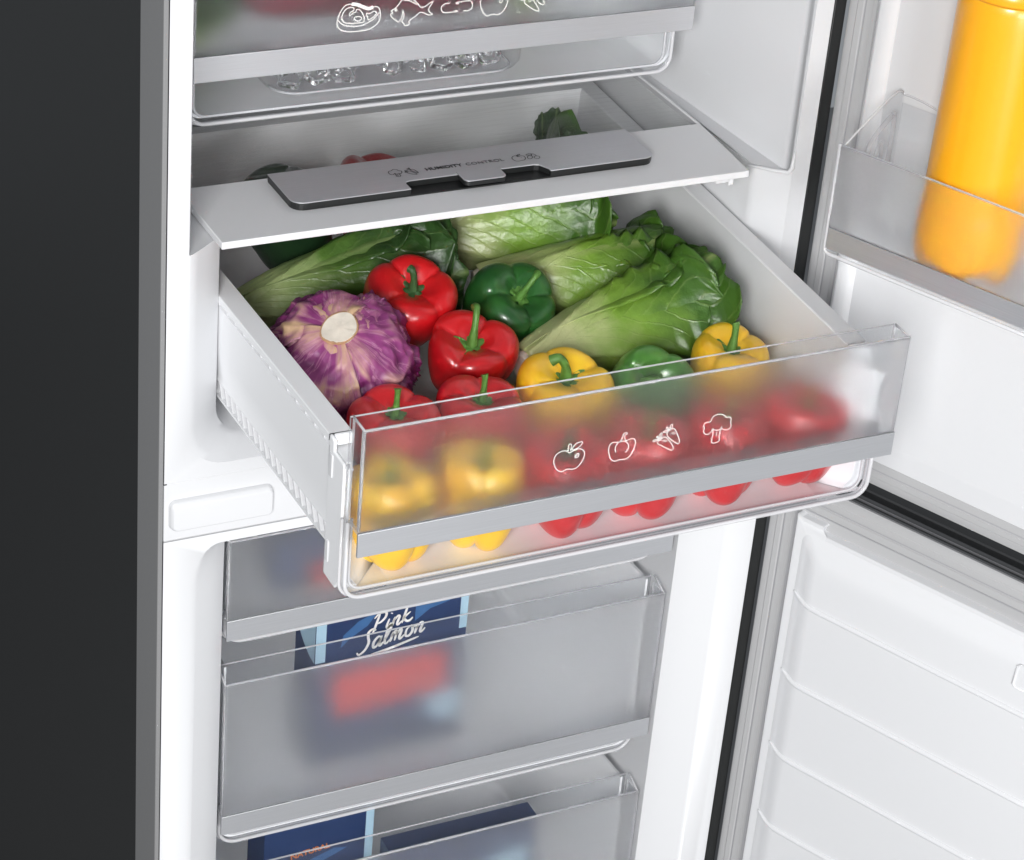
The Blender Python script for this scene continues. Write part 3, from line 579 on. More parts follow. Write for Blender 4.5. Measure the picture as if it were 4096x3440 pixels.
bevel(mesh_obj('slider_knob', bm, [STEEL_PANEL, BLACK], shelf, label='steel slider knob'), 0.0004)
TZ = PZ + 0.0070
for k, v in ICONS_HUM.items(): icon(k, v, 0.0007, lambda p: (p[0], p[1], TZ), PRINT_DK, pc)
text_mesh('lettering', 'HUMIDITY', 0.0072, PRINT_DK, pc, Matrix.Translation((0.2523, 0.0640, TZ)), bold=0.00016, spacing=1.02)
text_mesh('lettering', 'CONTROL', 0.0072, PRINT_DK, pc, Matrix.Translation((0.2898, 0.0638, TZ)), bold=-0.00006, spacing=1.06)

# ================================================================ drawers
def lip_path(x0, x1, y, z0, z1, r):
    return [(x0, y, z1)] + [(x0, y, z0 + r)] + [(x0 + r - r * math.cos(k / 6 * PI / 2), y, z0 + r - r * math.sin(k / 6 * PI / 2)) for k in range(1, 7)] + [(x1 - r + r * math.sin(k / 6 * PI / 2), y, z0 + r - r * math.cos(k / 6 * PI / 2)) for k in range(0, 7)] + [(x1, y, z1)]
def front_unit(par, x0, x1, yf, ztop, zt1, zt0, zbot, zback=None, depth=0.021, xb0=None, xb1=None, lipz=None, rim_r=0.014, frost=None):
    """frosted front with steel strip, clear wall behind it, end caps, grip channel, rounded bottom lip"""
    zback = zback or ztop; xb0 = xb0 or x0 - 0.001; xb1 = xb1 or x1 - 0.001; yb = yf + depth
    bm = bmesh.new(); plate(bm, x0, x1, yf, yf + 0.0028, zt1 + 0.0003, ztop); fp = mesh_obj('front_panel', bm, [frost or FROST, EDGE], par, label='frosted front panel')
    bm = bmesh.new()
    r = rim_r; poly = [(p[0], p[2]) for p in lip_path(xb0, xb1, 0, zbot, zback, r)]
    fs = prism(bm, poly, lambda p: (p[0], yb, p[1]), lambda p: (p[0], yb + 0.0025, p[1]))
    for f_ in fs[2:]: f_.material_index = 1
    mesh_obj('clear_wall', bm, [CLEAR, EDGE], par, label='clear wall behind the front panel')
    for xx in (x0, x1 - 0.0022):
        bm = bmesh.new()
        fs = box(bm, xx, xx + 0.0022, yf + 0.0029, yb - 0.0001, zt1 + 0.0003, min(zback, ztop))
        for i in (0, 1, 2, 4): fs[i].material_index = 1
        mesh_obj('end_cap', bm, [CLEAR, EDGE], par)
    bm = bmesh.new()
    for xx in (x0, x1 - 0.0022): tube(bm, [(xx + 0.0011, yf + 0.0012, zt1 + 0.001), (xx + 0.0011, yf + 0.0012, ztop)], 0.0013, 6); tube(bm, [(xx + 0.0011, yf + 0.0012, ztop), (xx + 0.0011, yb + 0.001, zback)], 0.0010, 6)
    tube(bm, [(x0, yf + 0.0012, ztop - 0.0006), (x1, yf + 0.0012, ztop - 0.0006)], 0.0013, 6); tube(bm, [(xb0, yb + 0.0012, zback), (xb1, yb + 0.0012, zback)], 0.0007, 6)
    mesh_obj('panel_rim', bm, EDGE, par, 1)
    bm = bmesh.new(); box(bm, x0 - 0.0002, x1 + 0.0002, yf - 0.0014, yf + 0.0012, zt0, zt1); bevel(mesh_obj('trim_strip', bm, STEEL, par, label='brushed steel strip along the front'), 0.0004)
    bm = bmesh.new()
    ch = [(yf + 0.0014, zt1 - 0.0004), (yb - 0.0008, zt1 - 0.0004), (yb - 0.0008, zt1 - 0.017), (yb - 0.0022, zt1 - 0.018), (yb - 0.0022, zt1 - 0.0022), (yf + 0.0014, zt1 - 0.0022)]
    fs = prism(bm, ch, lambda p: (x0 + 0.0002, p[0], p[1]), lambda p: (x1 - 0.0002, p[0], p[1])); fs[0].material_index = fs[1].material_index = 1
    mesh_obj('grip_channel', bm, [CLEAR, EDGE], par)
    bm = bmesh.new(); lz = lipz if lipz else zt1 - 0.002
    tube(bm, lip_path(xb0 + 0.0012, xb1 - 0.0012, yb - 0.0015, zbot + 0.0012, lz, r), 0.0018, 8)
    tube(bm, lip_path(xb0 + 0.0062, xb1 - 0.0062, yb + 0.0030, zbot + 0.0062, lz, r * 0.8), 0.0013, 8)
    tube(bm, lip_path(xb0 - 0.0006, xb1 + 0.0006, yb + 0.0050, zbot - 0.0008, lz, r), 0.0016, 8)
    mesh_obj('wall_lip', bm, LIP, par, 1)
    return fp

# --- crisper drawer, pulled out
dr = thing('crisper_drawer', 'white crisper drawer pulled out and full of vegetables, with frosted printed front', 'drawer', (0.2975, 0.0, 0.024))
YB, YF = 0.335, -0.2365
def xl(y): return 0.0580 - 0.012 * (y + 0.2365)      # left outer wall, widening slightly to the back
def xr(y): return 0.5355 + 0.052 * (y + 0.2365)
bm = bmesh.new()
ZR = 0.1552
def wall(side):
    """cross-section (dx inwards from the outer line, z) swept along Y"""
    sec = [(0.0, ZR - 0.0062), (0.0, ZR - 0.0006), (0.0008, ZR), (0.0183, ZR), (0.0192, ZR - 0.0010), (0.0225, 0.066), (0.0330, 0.044), (0.0440, 0.0335)]
    so = [(0.0, ZR - 0.0062), (0.0045, ZR - 0.0064), (0.0045, ZR - 0.0096), (0.0006, ZR - 0.0100), (0.0010, 0.1030), (0.0042, 0.0765), (0.0030, 0.0740), (0.0030, 0.0722), (0.0150, 0.0720), (0.0150, 0.0590), (0.0030, 0.0588), (0.0030, 0.0565), (0.0200, 0.0560), (0.042, 0.0300)]
    ys = [-0.2030, -0.15, -0.05, 0.05, 0.15, 0.25, YB]
    for prof in (sec, so):
        rows = []
        for y in ys: rows.append([((xl(y) + d) if side < 0 else (xr(y) - d), y, z) for d, z in prof])
        for a, b in zip(rows, rows[1:]): strip(bm, a, b)
    return sec, so
wall(-1); wall(1)
for s_, e_ in ((-1, lambda d, y: xl(y) + d), (1, lambda d, y: xr(y) - d)):
    low = [(0.0036, 0.030), (0.0036, 0.1440), (0.0192, 0.1440), (0.0225, 0.066), (0.0330, 0.044), (0.0440, 0.0306)]; thin = [(0.0036, 0.030), (0.0036, 0.1440), (0.0075, 0.1440), (0.0080, 0.060), (0.0110, 0.040), (0.0180, 0.0306)]
    strip(bm, [(e_(d, -0.2030), -0.2030, z) for d, z in low], [(e_(d, -0.2290), -0.2290, z) for d, z in thin])
    bm.faces.new([bm.verts.new((e_(d, -0.2290), -0.2290, z)) for d, z in thin])
strip(bm, [(xl(y) + 0.0036, y, 0.0300) for y in (-0.2352, -0.2020)], [(xl(y) + 0.0450, y, 0.0300) for y in (-0.2352, -0.2020)]); strip(bm, [(xr(y) - 0.0450, y, 0.0300) for y in (-0.2352, -0.2020)], [(xr(y) - 0.0036, y, 0.0300) for y in (-0.2352, -0.2020)])
strip(bm, [(xl(y) + 0.0036, y, 0.0304) for y in (-0.2352, -0.2292)], [(xr(y) - 0.0036, y, 0.0304) for y in (-0.2352, -0.2292)])
# floor with a shallow step near the front, back wall with rounded top corners
fl_rows = [(-0.2355, 0.0303), (-0.203, 0.0305), (-0.2000, 0.0318), (0.30, 0.0335), (0.325, 0.045), (YB, 0.08), (YB, ZR + 0.0)]
strip(bm, [(xl(y) + 0.044, y, z) for y, z in fl_rows], [(xr(y) - 0.044, y, z) for y, z in fl_rows])
strip(bm, [(xl(y) + 0.019, y, z) for y, z in fl_rows[3:]], [(xl(y) + 0.044, y, z) for y, z in fl_rows[3:]])
strip(bm, [(xr(y) - 0.044, y, z) for y, z in fl_rows[3:]], [(xr(y) - 0.019, y, z) for y, z in fl_rows[3:]])
strip(bm, [(xl(y) + 0.042, y, z - 0.004) for y, z in fl_rows[:4]], [(xr(y) - 0.042, y, z - 0.004) for y, z in fl_rows[:4]])
strip(bm, [(xl(YB), YB, ZR), (xl(YB), YB + 0.014, ZR), (xl(YB), YB + 0.014, 0.04)], [(xr(YB), YB, ZR), (xr(YB), YB + 0.014, ZR), (xr(YB), YB + 0.014, 0.04)])
bmesh.ops.remove_doubles(bm, verts=bm.verts[:], dist=0.0002)
tub = mesh_obj('tub', bm, WHITE_TUB, dr, smooth=35, label='white drawer body')
# front end brackets of the side walls
for s in (-1, 1):
    bm = bmesh.new()
    def ex(d, y): return (xl(y) + d) if s < 0 else (xr(y) - d)
    prism(bm, [(-0.2030, 0.0300), (-0.2030, 0.1470), (-0.2030, ZR), (-0.2080, ZR), (-0.2125, ZR - 0.002), (-0.2125, ZR - 0.0105), (-0.2300, ZR - 0.0112), (-0.2320, ZR - 0.013), (-0.2320, 0.0380), (-0.2250, 0.0290)], lambda p: (ex(0.0004, p[0]), p[0], p[1]), lambda p: (ex(0.0034, p[0]), p[0], p[1]))
    prism(bm, [(-0.2030, ZR - 0.009), (-0.2030, ZR), (-0.2060, ZR), (-0.2080, ZR - 0.002), (-0.2080, ZR - 0.009)], lambda p: (ex(0.0036, p[0]), p[0], p[1]), lambda p: (ex(0.0185, p[0]), p[0], p[1]))
    prism(bm, [(-0.2318, ZR - 0.0142), (-0.2318, ZR - 0.0112), (-0.2378, ZR - 0.0112), (-0.2385, ZR - 0.0142)], lambda p: (ex(0.0008, p[0]), p[0], p[1]), lambda p: (ex(0.0060, p[0]), p[0], p[1]))
    bevel(mesh_obj('end_bracket', bm, WHITE_TUB, dr), 0.0016, 3)
    for z0, z1 in ((0.121, 0.141), (0.045, 0.064)):
        bm = bmesh.new(); hexa(bm, [(ex(-0.0006, -0.212), -0.212, z0), (ex(-0.0006, -0.206), -0.206, z0), (ex(0.0008, -0.206), -0.206, z0), (ex(0.0008, -0.212), -0.212, z0), (ex(-0.0006, -0.212), -0.212, z1), (ex(-0.0006, -0.206), -0.206, z1), (ex(0.0008, -0.206), -0.206, z1), (ex(0.0008, -0.212), -0.212, z1)])
        bevel(mesh_obj('clip', bm, WHITE, dr), 0.0008)
# slanted ribs of the runner, and the small ticks under the rim: one mesh shared by all
rib0 = tick0 = None
for i in range(30):
    y = -0.197 + i * 0.0125
    if rib0 is None:
        bm = bmesh.new(); hexa(bm, [(0.0001, -0.0048, 0), (0.0001, -0.0028, 0), (0.0110, -0.0018, 0), (0.0110, -0.0038, 0), (0.0001, 0.0018, 0.0128), (0.0001, 0.0048, 0.0128), (0.0110, 0.0056, 0.0128), (0.0110, 0.0026, 0.0128)])
        o = rib0 = mesh_obj('runner_rib', bm, WHITE, dr, local=True)
    else:
        o = rib0.copy(); C.objects.link(o); o.parent = dr
    o.location = (xl(y) + 0.0030 - 0.2975, y, 0.0591 - 0.024)
for i in range(15):
    y = -0.192 + i * 0.0185
    if tick0 is None:
        bm = bmesh.new(); hexa(bm, [(0, -0.0010, 0), (0, 0.0010, 0), (0.0035, 0.0010, 0), (0.0035, -0.0010, 0), (-0.0006, -0.0010, 0.0028), (-0.0006, 0.0010, 0.0028), (0.0035, 0.0010, 0.0028), (0.0035, -0.0010, 0.0028)])
        o = tick0 = mesh_obj('rim_tick', bm, WHITE, dr, local=True)
    else:
        o = tick0.copy(); C.objects.link(o); o.parent = dr
    o.location = (xl(y) + 0.0008 - 0.2975, y, ZR - 0.0094 - 0.024)
fp = front_unit(dr, 0.0597, 0.5366, -0.2605, 0.1889, 0.1006, 0.0793, 0.0275, zback=0.1897, depth=0.0205, xb0=0.0585, xb1=0.5345)
for k, v in ICONS_FRONT.items(): icon(k, v, 0.00066, lambda p: (p[0], -0.2609, p[1]), PRINT, fp)

# --- upper chiller drawer, closed
td = thing('chiller_drawer', 'upper chiller drawer with steel strip and meat, fish and fruit symbols', 'drawer', (0.2975, 0.3, 0.262))
def tubmesh(x0, x1, y0, y1, z0, z1, th=0.0022, rad=0.014, inward=0.008):
    """open box with rounded bottom edges (a loft of U sections from front to back)"""
    U = lambda o, y, k: [(p[0], y, p[2]) for p in lip_path(x0 + o + k, x1 - o - k, 0, z0 + o, z1, rad - o * 0.5)]
    a, b = U(0, y0, 0), U(0, y1, inward); c, d = U(th, y0, 0), U(th, y1 - th, inward)
    strip(bm, a, b); strip(bm, c, d); strip(bm, a, c); 
    for q in (b, d): bm.faces.new([bm.verts.new(v) for v in q])
bm = bmesh.new(); tubmesh(0.0655, 0.5265, 0.1440, 0.40, 0.2605, 0.45)
mesh_obj('tub', bm, [WHITE_TUB], td, 40, label='white body of the chiller drawer')
fp = front_unit(td, 0.0632, 0.5318, 0.1205, 0.47, 0.3258, 0.3034, 0.2555, depth=0.0205, xb0=0.066, xb1=0.526, lipz=0.33)
for k, v in ICONS_TOP.items(): icon(k, v, 0.0008, lambda p: (p[0], 0.1201, p[1]), PRINT, fp)
icon('steak_rind', [[(x, y) for x, y in ICONS_TOP['steak_icon'][0][4:9]]], 0.0030, lambda p: (p[0], 0.1202, p[1]), PRINT, fp)

# --- freezer drawers
FD = []
for i, (zt_, z1_, z0_, zb_, zbk, lab) in enumerate(((-0.0908, -0.1740, -0.1955, -0.2140, -0.084, 'top freezer drawer, half hidden behind the pulled-out crisper'),
        (-0.2458, -0.3958, -0.4172, -0.4470, -0.238, 'middle freezer drawer with a salmon box inside'),
        (-0.4907, -0.6400, -0.6610, -0.6900, -0.483, 'bottom freezer drawer cut off by the lower edge of the photo'))):
    f_ = thing('freezer_drawer', lab, 'drawer', (0.2975, 0.2, zb_), 'freezer drawers'); FD.append(f_)
    bm = bmesh.new(); tubmesh(0.078, 0.5175, 0.0530, 0.42, zb_ + 0.004, zbk - 0.004, inward=0.012)
    mesh_obj('tub', bm, WHITE_TUB, f_, 40, label='white body of the freezer drawer')
    front_unit(f_, 0.0705, 0.5245, 0.0300, zt_, z1_, z0_, zb_, zback=zbk, depth=0.0210, xb0=0.0745, xb1=0.5195, rim_r=0.018, frost=FROST_ICY)

# ================================================================ peppers
def frame_to(axis, spin=0.0):
    z = Vector(axis).normalized(); q = Vector((0, 0, 1)).rotation_difference(z)
    return (q.to_matrix().to_4x4() @ Matrix.Rotation(spin, 4, 'Z')).to_euler()
PPROF = [(0.0, 0.70), (0.10, 0.70), (0.20, 0.735), (0.32, 0.825), (0.48, 0.93), (0.66, 0.985), (0.84, 0.93), (0.955, 0.78), (1.0, 0.56), (0.985, 0.30), (0.935, 0.0), (0.85, -0.28), (0.73, -0.50), (0.56, -0.625), (0.37, -0.63), (0.18, -0.54), (0.0, -0.49)]
PP = catmull([Vector(p) for p in PPROF], 44)
def pepper(name_label, color, loc, r, axis, lobes=4, spin=0.0, seed=1, stem=(0.25, 0.5, 0.1), stem_len=0.75, h=1.0, group=None, stem_mat=None, depth=0.2, stem_r=0.10):
    rnd = random.Random(seed)
    t = thing('bell_pepper', name_label, 'bell pepper', loc, group or 'bell peppers in the crisper drawer', frame_to(axis, spin))
    amp = [rnd.uniform(0.9, 1.08) for _ in range(lobes)]; ph = [rnd.uniform(-0.12, 0.12) for _ in range(lobes)]
    ns = 76
    def shape(q, a, ti):
        x = (a / (2 * PI) * lobes) % lobes; k = int(x); fx = x - k
        fx = min(1, max(0, fx + ph[k] * math.sin(PI * fx)))
        lobe = abs(math.sin(PI * fx)) ** 0.62
        nrm = amp[k] * lobe + (1 - lobe) * 0.98
        top = max(0.0, min(1.0, (0.5 - ti) / 0.5)); botm = max(0.0, min(1.0, (ti - 0.62) / 0.3))
        dp = depth * (0.55 + 0.55 * top + 0.7 * botm)
        sh = max(0.0, 1 - abs(q.x - 0.62) / 0.45)
        rr = q.x * (1 - dp * (1 - lobe)) * (1 + (nrm - 1) * (q.x > 0.2))
        z = q.y * h - (1 - lobe) * sh * (0.17 * (ti < 0.5) - 0.20 * (ti > 0.55)) + 0.05 * sh * (nrm - 1) * (ti < 0.5)
        return rr, z
    bm = bmesh.new(); rings = []
    for i, q in enumerate(PP):
        rg = []
        if 0 < i < len(PP) - 1:
            for k in range(ns):
                a = 2 * PI * k / ns; rr, z = shape(q, a, i / (len(PP) - 1))
                p = Vector((rr * math.cos(a), rr * math.sin(a), z)); p += p.normalized() * 0.03 * noise.noise(p * 1.7 + Vector((seed * 3.1, 0, 0))) * min(1, q.x * 2)
                rg.append(bm.verts.new(p * r))
        rings.append(rg)
    for a, b in zip(rings[1:-1], rings[2:-1]):
        for k in range(ns): bm.faces.new((a[k], b[k], b[(k + 1) % ns], a[(k + 1) % ns]))
    for ring, q, fl_ in ((rings[1], PP[0], 0), (rings[-2], PP[-1], 1)):
        c = bm.verts.new((0, 0, q.y * h * r))
        for k in range(ns): bm.faces.new((ring[k], ring[(k + 1) % ns], c) if not fl_ else (ring[(k + 1) % ns], ring[k], c))
    mesh_obj('body', bm, PEP[color], t, 1, local=True)
    # star-shaped calyx lying on the shoulder, then the curved stem
    sm = stem_mat or STEM; bm = bmesh.new(); nk = 40; tips = 5 + seed % 2; prev = None
    for j in range(5):
        f_ = j / 4; rg = []
        for k in range(nk):
            a = 2 * PI * k / nk; R_ = 0.30 + 0.13 * math.cos(tips * a + seed) + 0.03 * math.sin(2 * a + seed)
            rr = stem_r * 0.9 + (R_ - stem_r * 0.9) * f_
            zz = 0.712 + 0.36 * max(0, rr - 0.16) ** 1.0 * (1 + 0.3 * math.sin(3 * a + seed)) + 0.045 * (1 - f_) + (0.05 if j == 4 else 0) * (0.3 + math.sin(tips * a + seed * 2) * 0.5)
            rg.append(bm.verts.new((rr * math.cos(a) * r, rr * math.sin(a) * r, (zz * h) * r)))
        if prev:
            for k in range(nk): bm.faces.new((prev[k], prev[(k + 1) % nk], rg[(k + 1) % nk], rg[k]))
        prev = rg
    mesh_obj('calyx', bm, sm, t, 1, local=True)
    bm = bmesh.new(); sx, sy, bend = stem; L = stem_len
    pts = [Vector((0, 0, 0.64 * h)), Vector((sx * 0.05, sy * 0.05, 0.64 * h + L * 0.25)), Vector((sx * 0.25 * L, sy * 0.25 * L, 0.64 * h + L * 0.62)), Vector((sx * 0.65 * L, sy * 0.65 * L, 0.64 * h + L * (0.92 - bend * 0.2))), Vector((sx * 1.05 * L, sy * 1.05 * L, 0.64 * h + L * (1.0 - bend)))]
    pts = [p * r for p in smooth_path(pts, False, 5)]; m_ = len(pts) - 1
    rad = [r * stem_r * (1.5 - 0.75 * min(1, i / m_ * 2.2) + 0.28 * max(0, i / m_ - 0.7) / 0.3) for i in range(m_ + 1)]
    tube(bm, pts, rad, 12); o = mesh_obj('stem', bm, sm, t, 60, local=True)
    for v in o.data.vertices:
        pass
    return t
FRONT_ROW = 'bell peppers in the front row behind the frosted drawer front'
# front row, standing on the drawer floor against the clear wall
for lab, col, x, dy, ax, sp, sd, sr, sm in (
        ('yellow pepper at the left end of the front row behind the frosted panel', 'yellow', 0.1135, 0.0, (-0.04, 0.06, 1), 0.4, 3, 0.10, None),
        ('yellow pepper in the front row beside the red ones', 'yellow', 0.1910, 0.001, (0.04, 0.04, 1), 1.1, 4, 0.10, None),
        ('red pepper in the front row behind the white apple symbol', 'red', 0.2655, 0.0, (-0.06, -0.08, 1), 0.2, 5, 0.17, STEM_DK),
        ('red pepper in the front row between the pepper and carrot symbols', 'red', 0.3395, 0.0, (0.0, 0.05, 1), 0.9, 6, 0.10, None),
        ('red pepper in the front row below the broccoli symbol', 'red', 0.4125, 0.001, (0.04, 0.06, 1), 0.5, 7, 0.10, None),
        ('red pepper at the right end of the front row behind the frosted panel', 'red', 0.4860, 0.002, (0.08, -0.04, 1), 0.1, 8, 0.10, None)):
    pepper(lab, col, (x, -0.1995 + dy, 0.0610), 0.0378, ax, 4, sp, sd, (0.1, -0.1, 0.1), 0.72, 1.30, FRONT_ROW, sm, stem_r=sr)
# second row, tops above the frosted panel
pepper('red pepper with upright thin stem in the left corner behind the clear wall', 'red', (0.1530, -0.1120, 0.0780), 0.0385, (0.0, -0.12, 1), 4, 0.6, 11, (0.05, 0.05, 0.0), 0.72, 0.98, stem_r=0.085)
pepper('red pepper, half hidden by the clear wall, with straight upright stem', 'red', (0.2290, -0.1120, 0.0770), 0.0380, (0.05, -0.10, 1), 4, 1.3, 12, (0.08, 0.05, 0.0), 0.72, 0.98, stem_r=0.085)
pepper('yellow pepper with thick bent stem, nearer the middle of the drawer', 'yellow', (0.3110, -0.1020, 0.0800), 0.0400, (-0.02, -0.25, 1), 4, 0.15, 13, (-0.45, 0.25, 0.25), 0.75, 0.95, stem_r=0.12)
pepper('light green pepper lying between the two yellow ones, its stem facing front', 'lightgreen', (0.3900, -0.1000, 0.0760), 0.0375, (-0.05, -0.72, 0.7), 4, 0.8, 14, (-0.5, 0.4, 0.3), 0.6, 1.0, None, STEM, stem_r=0.17)
pepper('yellow pepper at the right side below the lettuce tips', 'yellow', (0.4700, -0.1020, 0.0800), 0.0370, (0.05, -0.12, 1), 4, 0.5, 15, (0.02, 0.12, 0.0), 0.8, 0.95, stem_r=0.11)
# third row
pepper('large glossy red pepper behind the cabbage with short dark stem', 'red', (0.2330, 0.0420, 0.1060), 0.0400, (-0.06, -0.42, 0.95), 4, 0.35, 21, (0.0, 0.35, 0.1), 0.62, 1.02, None, STEM_DK, stem_r=0.095)
pepper('red pepper with long curved green stem beside the cabbage', 'red', (0.2570, -0.0320, 0.0870), 0.0395, (-0.05, -0.30, 1), 4, 0.75, 22, (0.55, 0.25, 0.35), 0.95, 0.90, stem_r=0.095)
pepper('dark green pepper with raised stem in front of the lettuces', 'green', (0.3200, 0.0300, 0.0920), 0.0395, (0.22, -0.50, 0.9), 4, 0.0, 23, (0.35, 0.35, 0.1), 0.72, 1.05, stem_r=0.085)
# far back
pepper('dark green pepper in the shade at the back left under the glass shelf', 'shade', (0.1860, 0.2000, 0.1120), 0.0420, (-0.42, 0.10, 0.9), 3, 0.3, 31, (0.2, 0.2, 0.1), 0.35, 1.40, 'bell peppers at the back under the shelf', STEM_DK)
pepper('red pepper in the shade at the back under the glass shelf', 'red', (0.2700, 0.2000, 0.1220), 0.0400, (0.1, 0.2, 1), 4, 0.3, 32, (0.2, 0.2, 0.1), 0.3, 1.25, 'bell peppers at the back under the shelf', STEM_DK)

# ================================================================ lettuces
def lettuce(label, base, mid, tip, r, seed, mat, nleaf=8, roll=0.0, flare=1.25, spread=1.0, group='heads of leaf lettuce in the crisper'):
    rnd = random.Random(seed); base, mid, tip = Vector(base), Vector(mid), Vector(tip)
    t = thing('lettuce_head', label, 'lettuce', base, group)
    up = Vector((0, -0.35, 0.94))
    def axis(s):
        a = (1 - s) ** 2 * base + 2 * s * (1 - s) * (2 * mid - 0.5 * (base + tip)) + s * s * tip
        return a - base
    d = (tip - base).normalized(); side = d.cross(up).normalized(); nrm = side.cross(d).normalized()
    nu, nv = 46, 30
    for li in range(nleaf):
        outer = li / max(1, nleaf - 1)                          # 0 inner .. 1 outer
        phi0 = roll + (li * 2.399 if li < nleaf - 3 else (0.0, 1.05, -1.05)[nleaf - 1 - li]) + rnd.uniform(-0.15, 0.15)
        lay = 0.62 + 0.38 * outer; wide = rnd.uniform(1.0, 1.25) * (0.95 + 0.25 * outer); le = rnd.uniform(0.90, 1.02) if li < nleaf - 1 else 1.0
        bm = bmesh.new(); uvl = bm.loops.layers.uv.new('UVMap'); grid = []
        sd = Vector((seed * 7.3 + li * 3.7, li * 1.9, seed))
        for i in range(nu + 1):
            s = i / nu; row = []
            Rr = r * lay * (0.36 + 0.64 * min(1, (s / 0.62)) ** 0.85) * (1 + (flare - 1) * max(0, s - 0.6) / 0.4)
            hw = 1.15 * wide * (0.62 + 0.38 * min(1, s / 0.5)) * (1 - 0.55 * max(0, (s - 0.80) / 0.2) ** 2.2)
            for j in range(nv + 1):
                v = j / nv * 2 - 1; ph = phi0 + v * hw
                e = abs(v); edge = max(0, (e - 0.55) / 0.45) ** 1.5; tipf = max(0, (s - 0.62) / 0.38)
                ss = s * le - 0.06 * e * e * tipf - 0.012 * tipf * math.sin(v * 9 + seed + li)
                fold = 0.07 * noise.noise(Vector((v * 2.4, s * 0.7, li)) + sd) * (0.5 + s) + 0.045 * noise.noise(Vector((v * 15, s * 1.3, li)) + sd) * max(0, 1 - abs(s - 0.32) / 0.34) + 0.035 * (1 - abs(2 * noise.noise(Vector((v * 6.0 + 0.8 * s, s * 0.9, li)) + sd))) * (0.3 + s)
                blis = (0.05 * max(0, noise.noise(Vector((v * 2, s * 3, li + 9)) + sd)) * abs(noise.noise(Vector((v * 5.5, s * 9.0, li)) + sd)) + 0.012 * noise.noise(Vector((v * 11, s * 18, li)) + sd)) * min(1, s * 1.6)
                ruf = (0.15 * math.sin(s * 46 + 5 * noise.noise(Vector((s * 5, v, li)) + sd) + seed) * edge + 0.16 * noise.noise(Vector((s * 9, v * 5, li)) + sd) * max(edge, tipf * 0.8)) * (0.06 + 0.94 * min(1, max(0, (s - 0.5) / 0.4)))
                curl = (0.42 * edge * (0.35 + s) + 0.06 * e) * spread + 0.34 * tipf ** 2 * spread
                rib = 0.07 * math.exp(-(v / 0.07) ** 2) * (1 - s)
                rr = Rr * (1 + fold + blis + rib) + r * (ruf + curl * 0.55)
                c = axis(ss); p = c + (nrm * math.cos(ph) + side * math.sin(ph)) * rr
                row.append(bm.verts.new(p))
            grid.append(row)
        for i in range(nu):
            for j in range(nv):
                f = bm.faces.new((grid[i][j], grid[i + 1][j], grid[i + 1][j + 1], grid[i][j + 1]))
                for l_, (a, b) in zip(f.loops, ((i, j), (i + 1, j), (i + 1, j + 1), (i, j + 1))): l_[uvl].uv = (a / nu, b / nv)
        o = mesh_obj('leaf', bm, mat, t, 1, local=True)
        sol = o.modifiers.new('thick', 'SOLIDIFY'); sol.thickness = 0.0007; sol.offset = 0
    bm = bmesh.new(); tube(bm, [axis(-0.02), axis(0.0), axis(0.10), axis(0.3)], [r * 0.30, r * 0.36, r * 0.34, r * 0.1], 14); mesh_obj('stalk_base', bm, STUMP, t, 60, local=True)
    return t
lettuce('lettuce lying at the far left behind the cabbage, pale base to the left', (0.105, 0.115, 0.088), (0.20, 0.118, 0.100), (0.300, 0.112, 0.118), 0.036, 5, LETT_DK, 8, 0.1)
lettuce('topmost lettuce, cut off above by the white shelf rail', (0.300, 0.165, 0.108), (0.380, 0.148, 0.122), (0.462, 0.142, 0.138), 0.046, 6, LETT, 8, 0.0)
lettuce('middle lettuce with a curled leaf edge, behind the dark green pepper', (0.322, 0.088, 0.095), (0.415, 0.068, 0.097), (0.496, 0.058, 0.096), 0.040, 7, LETT, 8, 0.15, 1.02, 0.62)
lettuce('nearest lettuce, pale base behind the yellow pepper and frilly tip to the right', (0.308, -0.040, 0.082), (0.405, -0.022, 0.090), (0.496, -0.020, 0.096), 0.040, 8, LETT, 8, -0.1, 1.3)
lettuce('dark frilly lettuce top standing upright at the back under the glass', (0.478, 0.262, 0.085), (0.470, 0.250, 0.125), (0.462, 0.238, 0.176), 0.0105, 9, LETT_DK, 4, 1.2, 1.15)

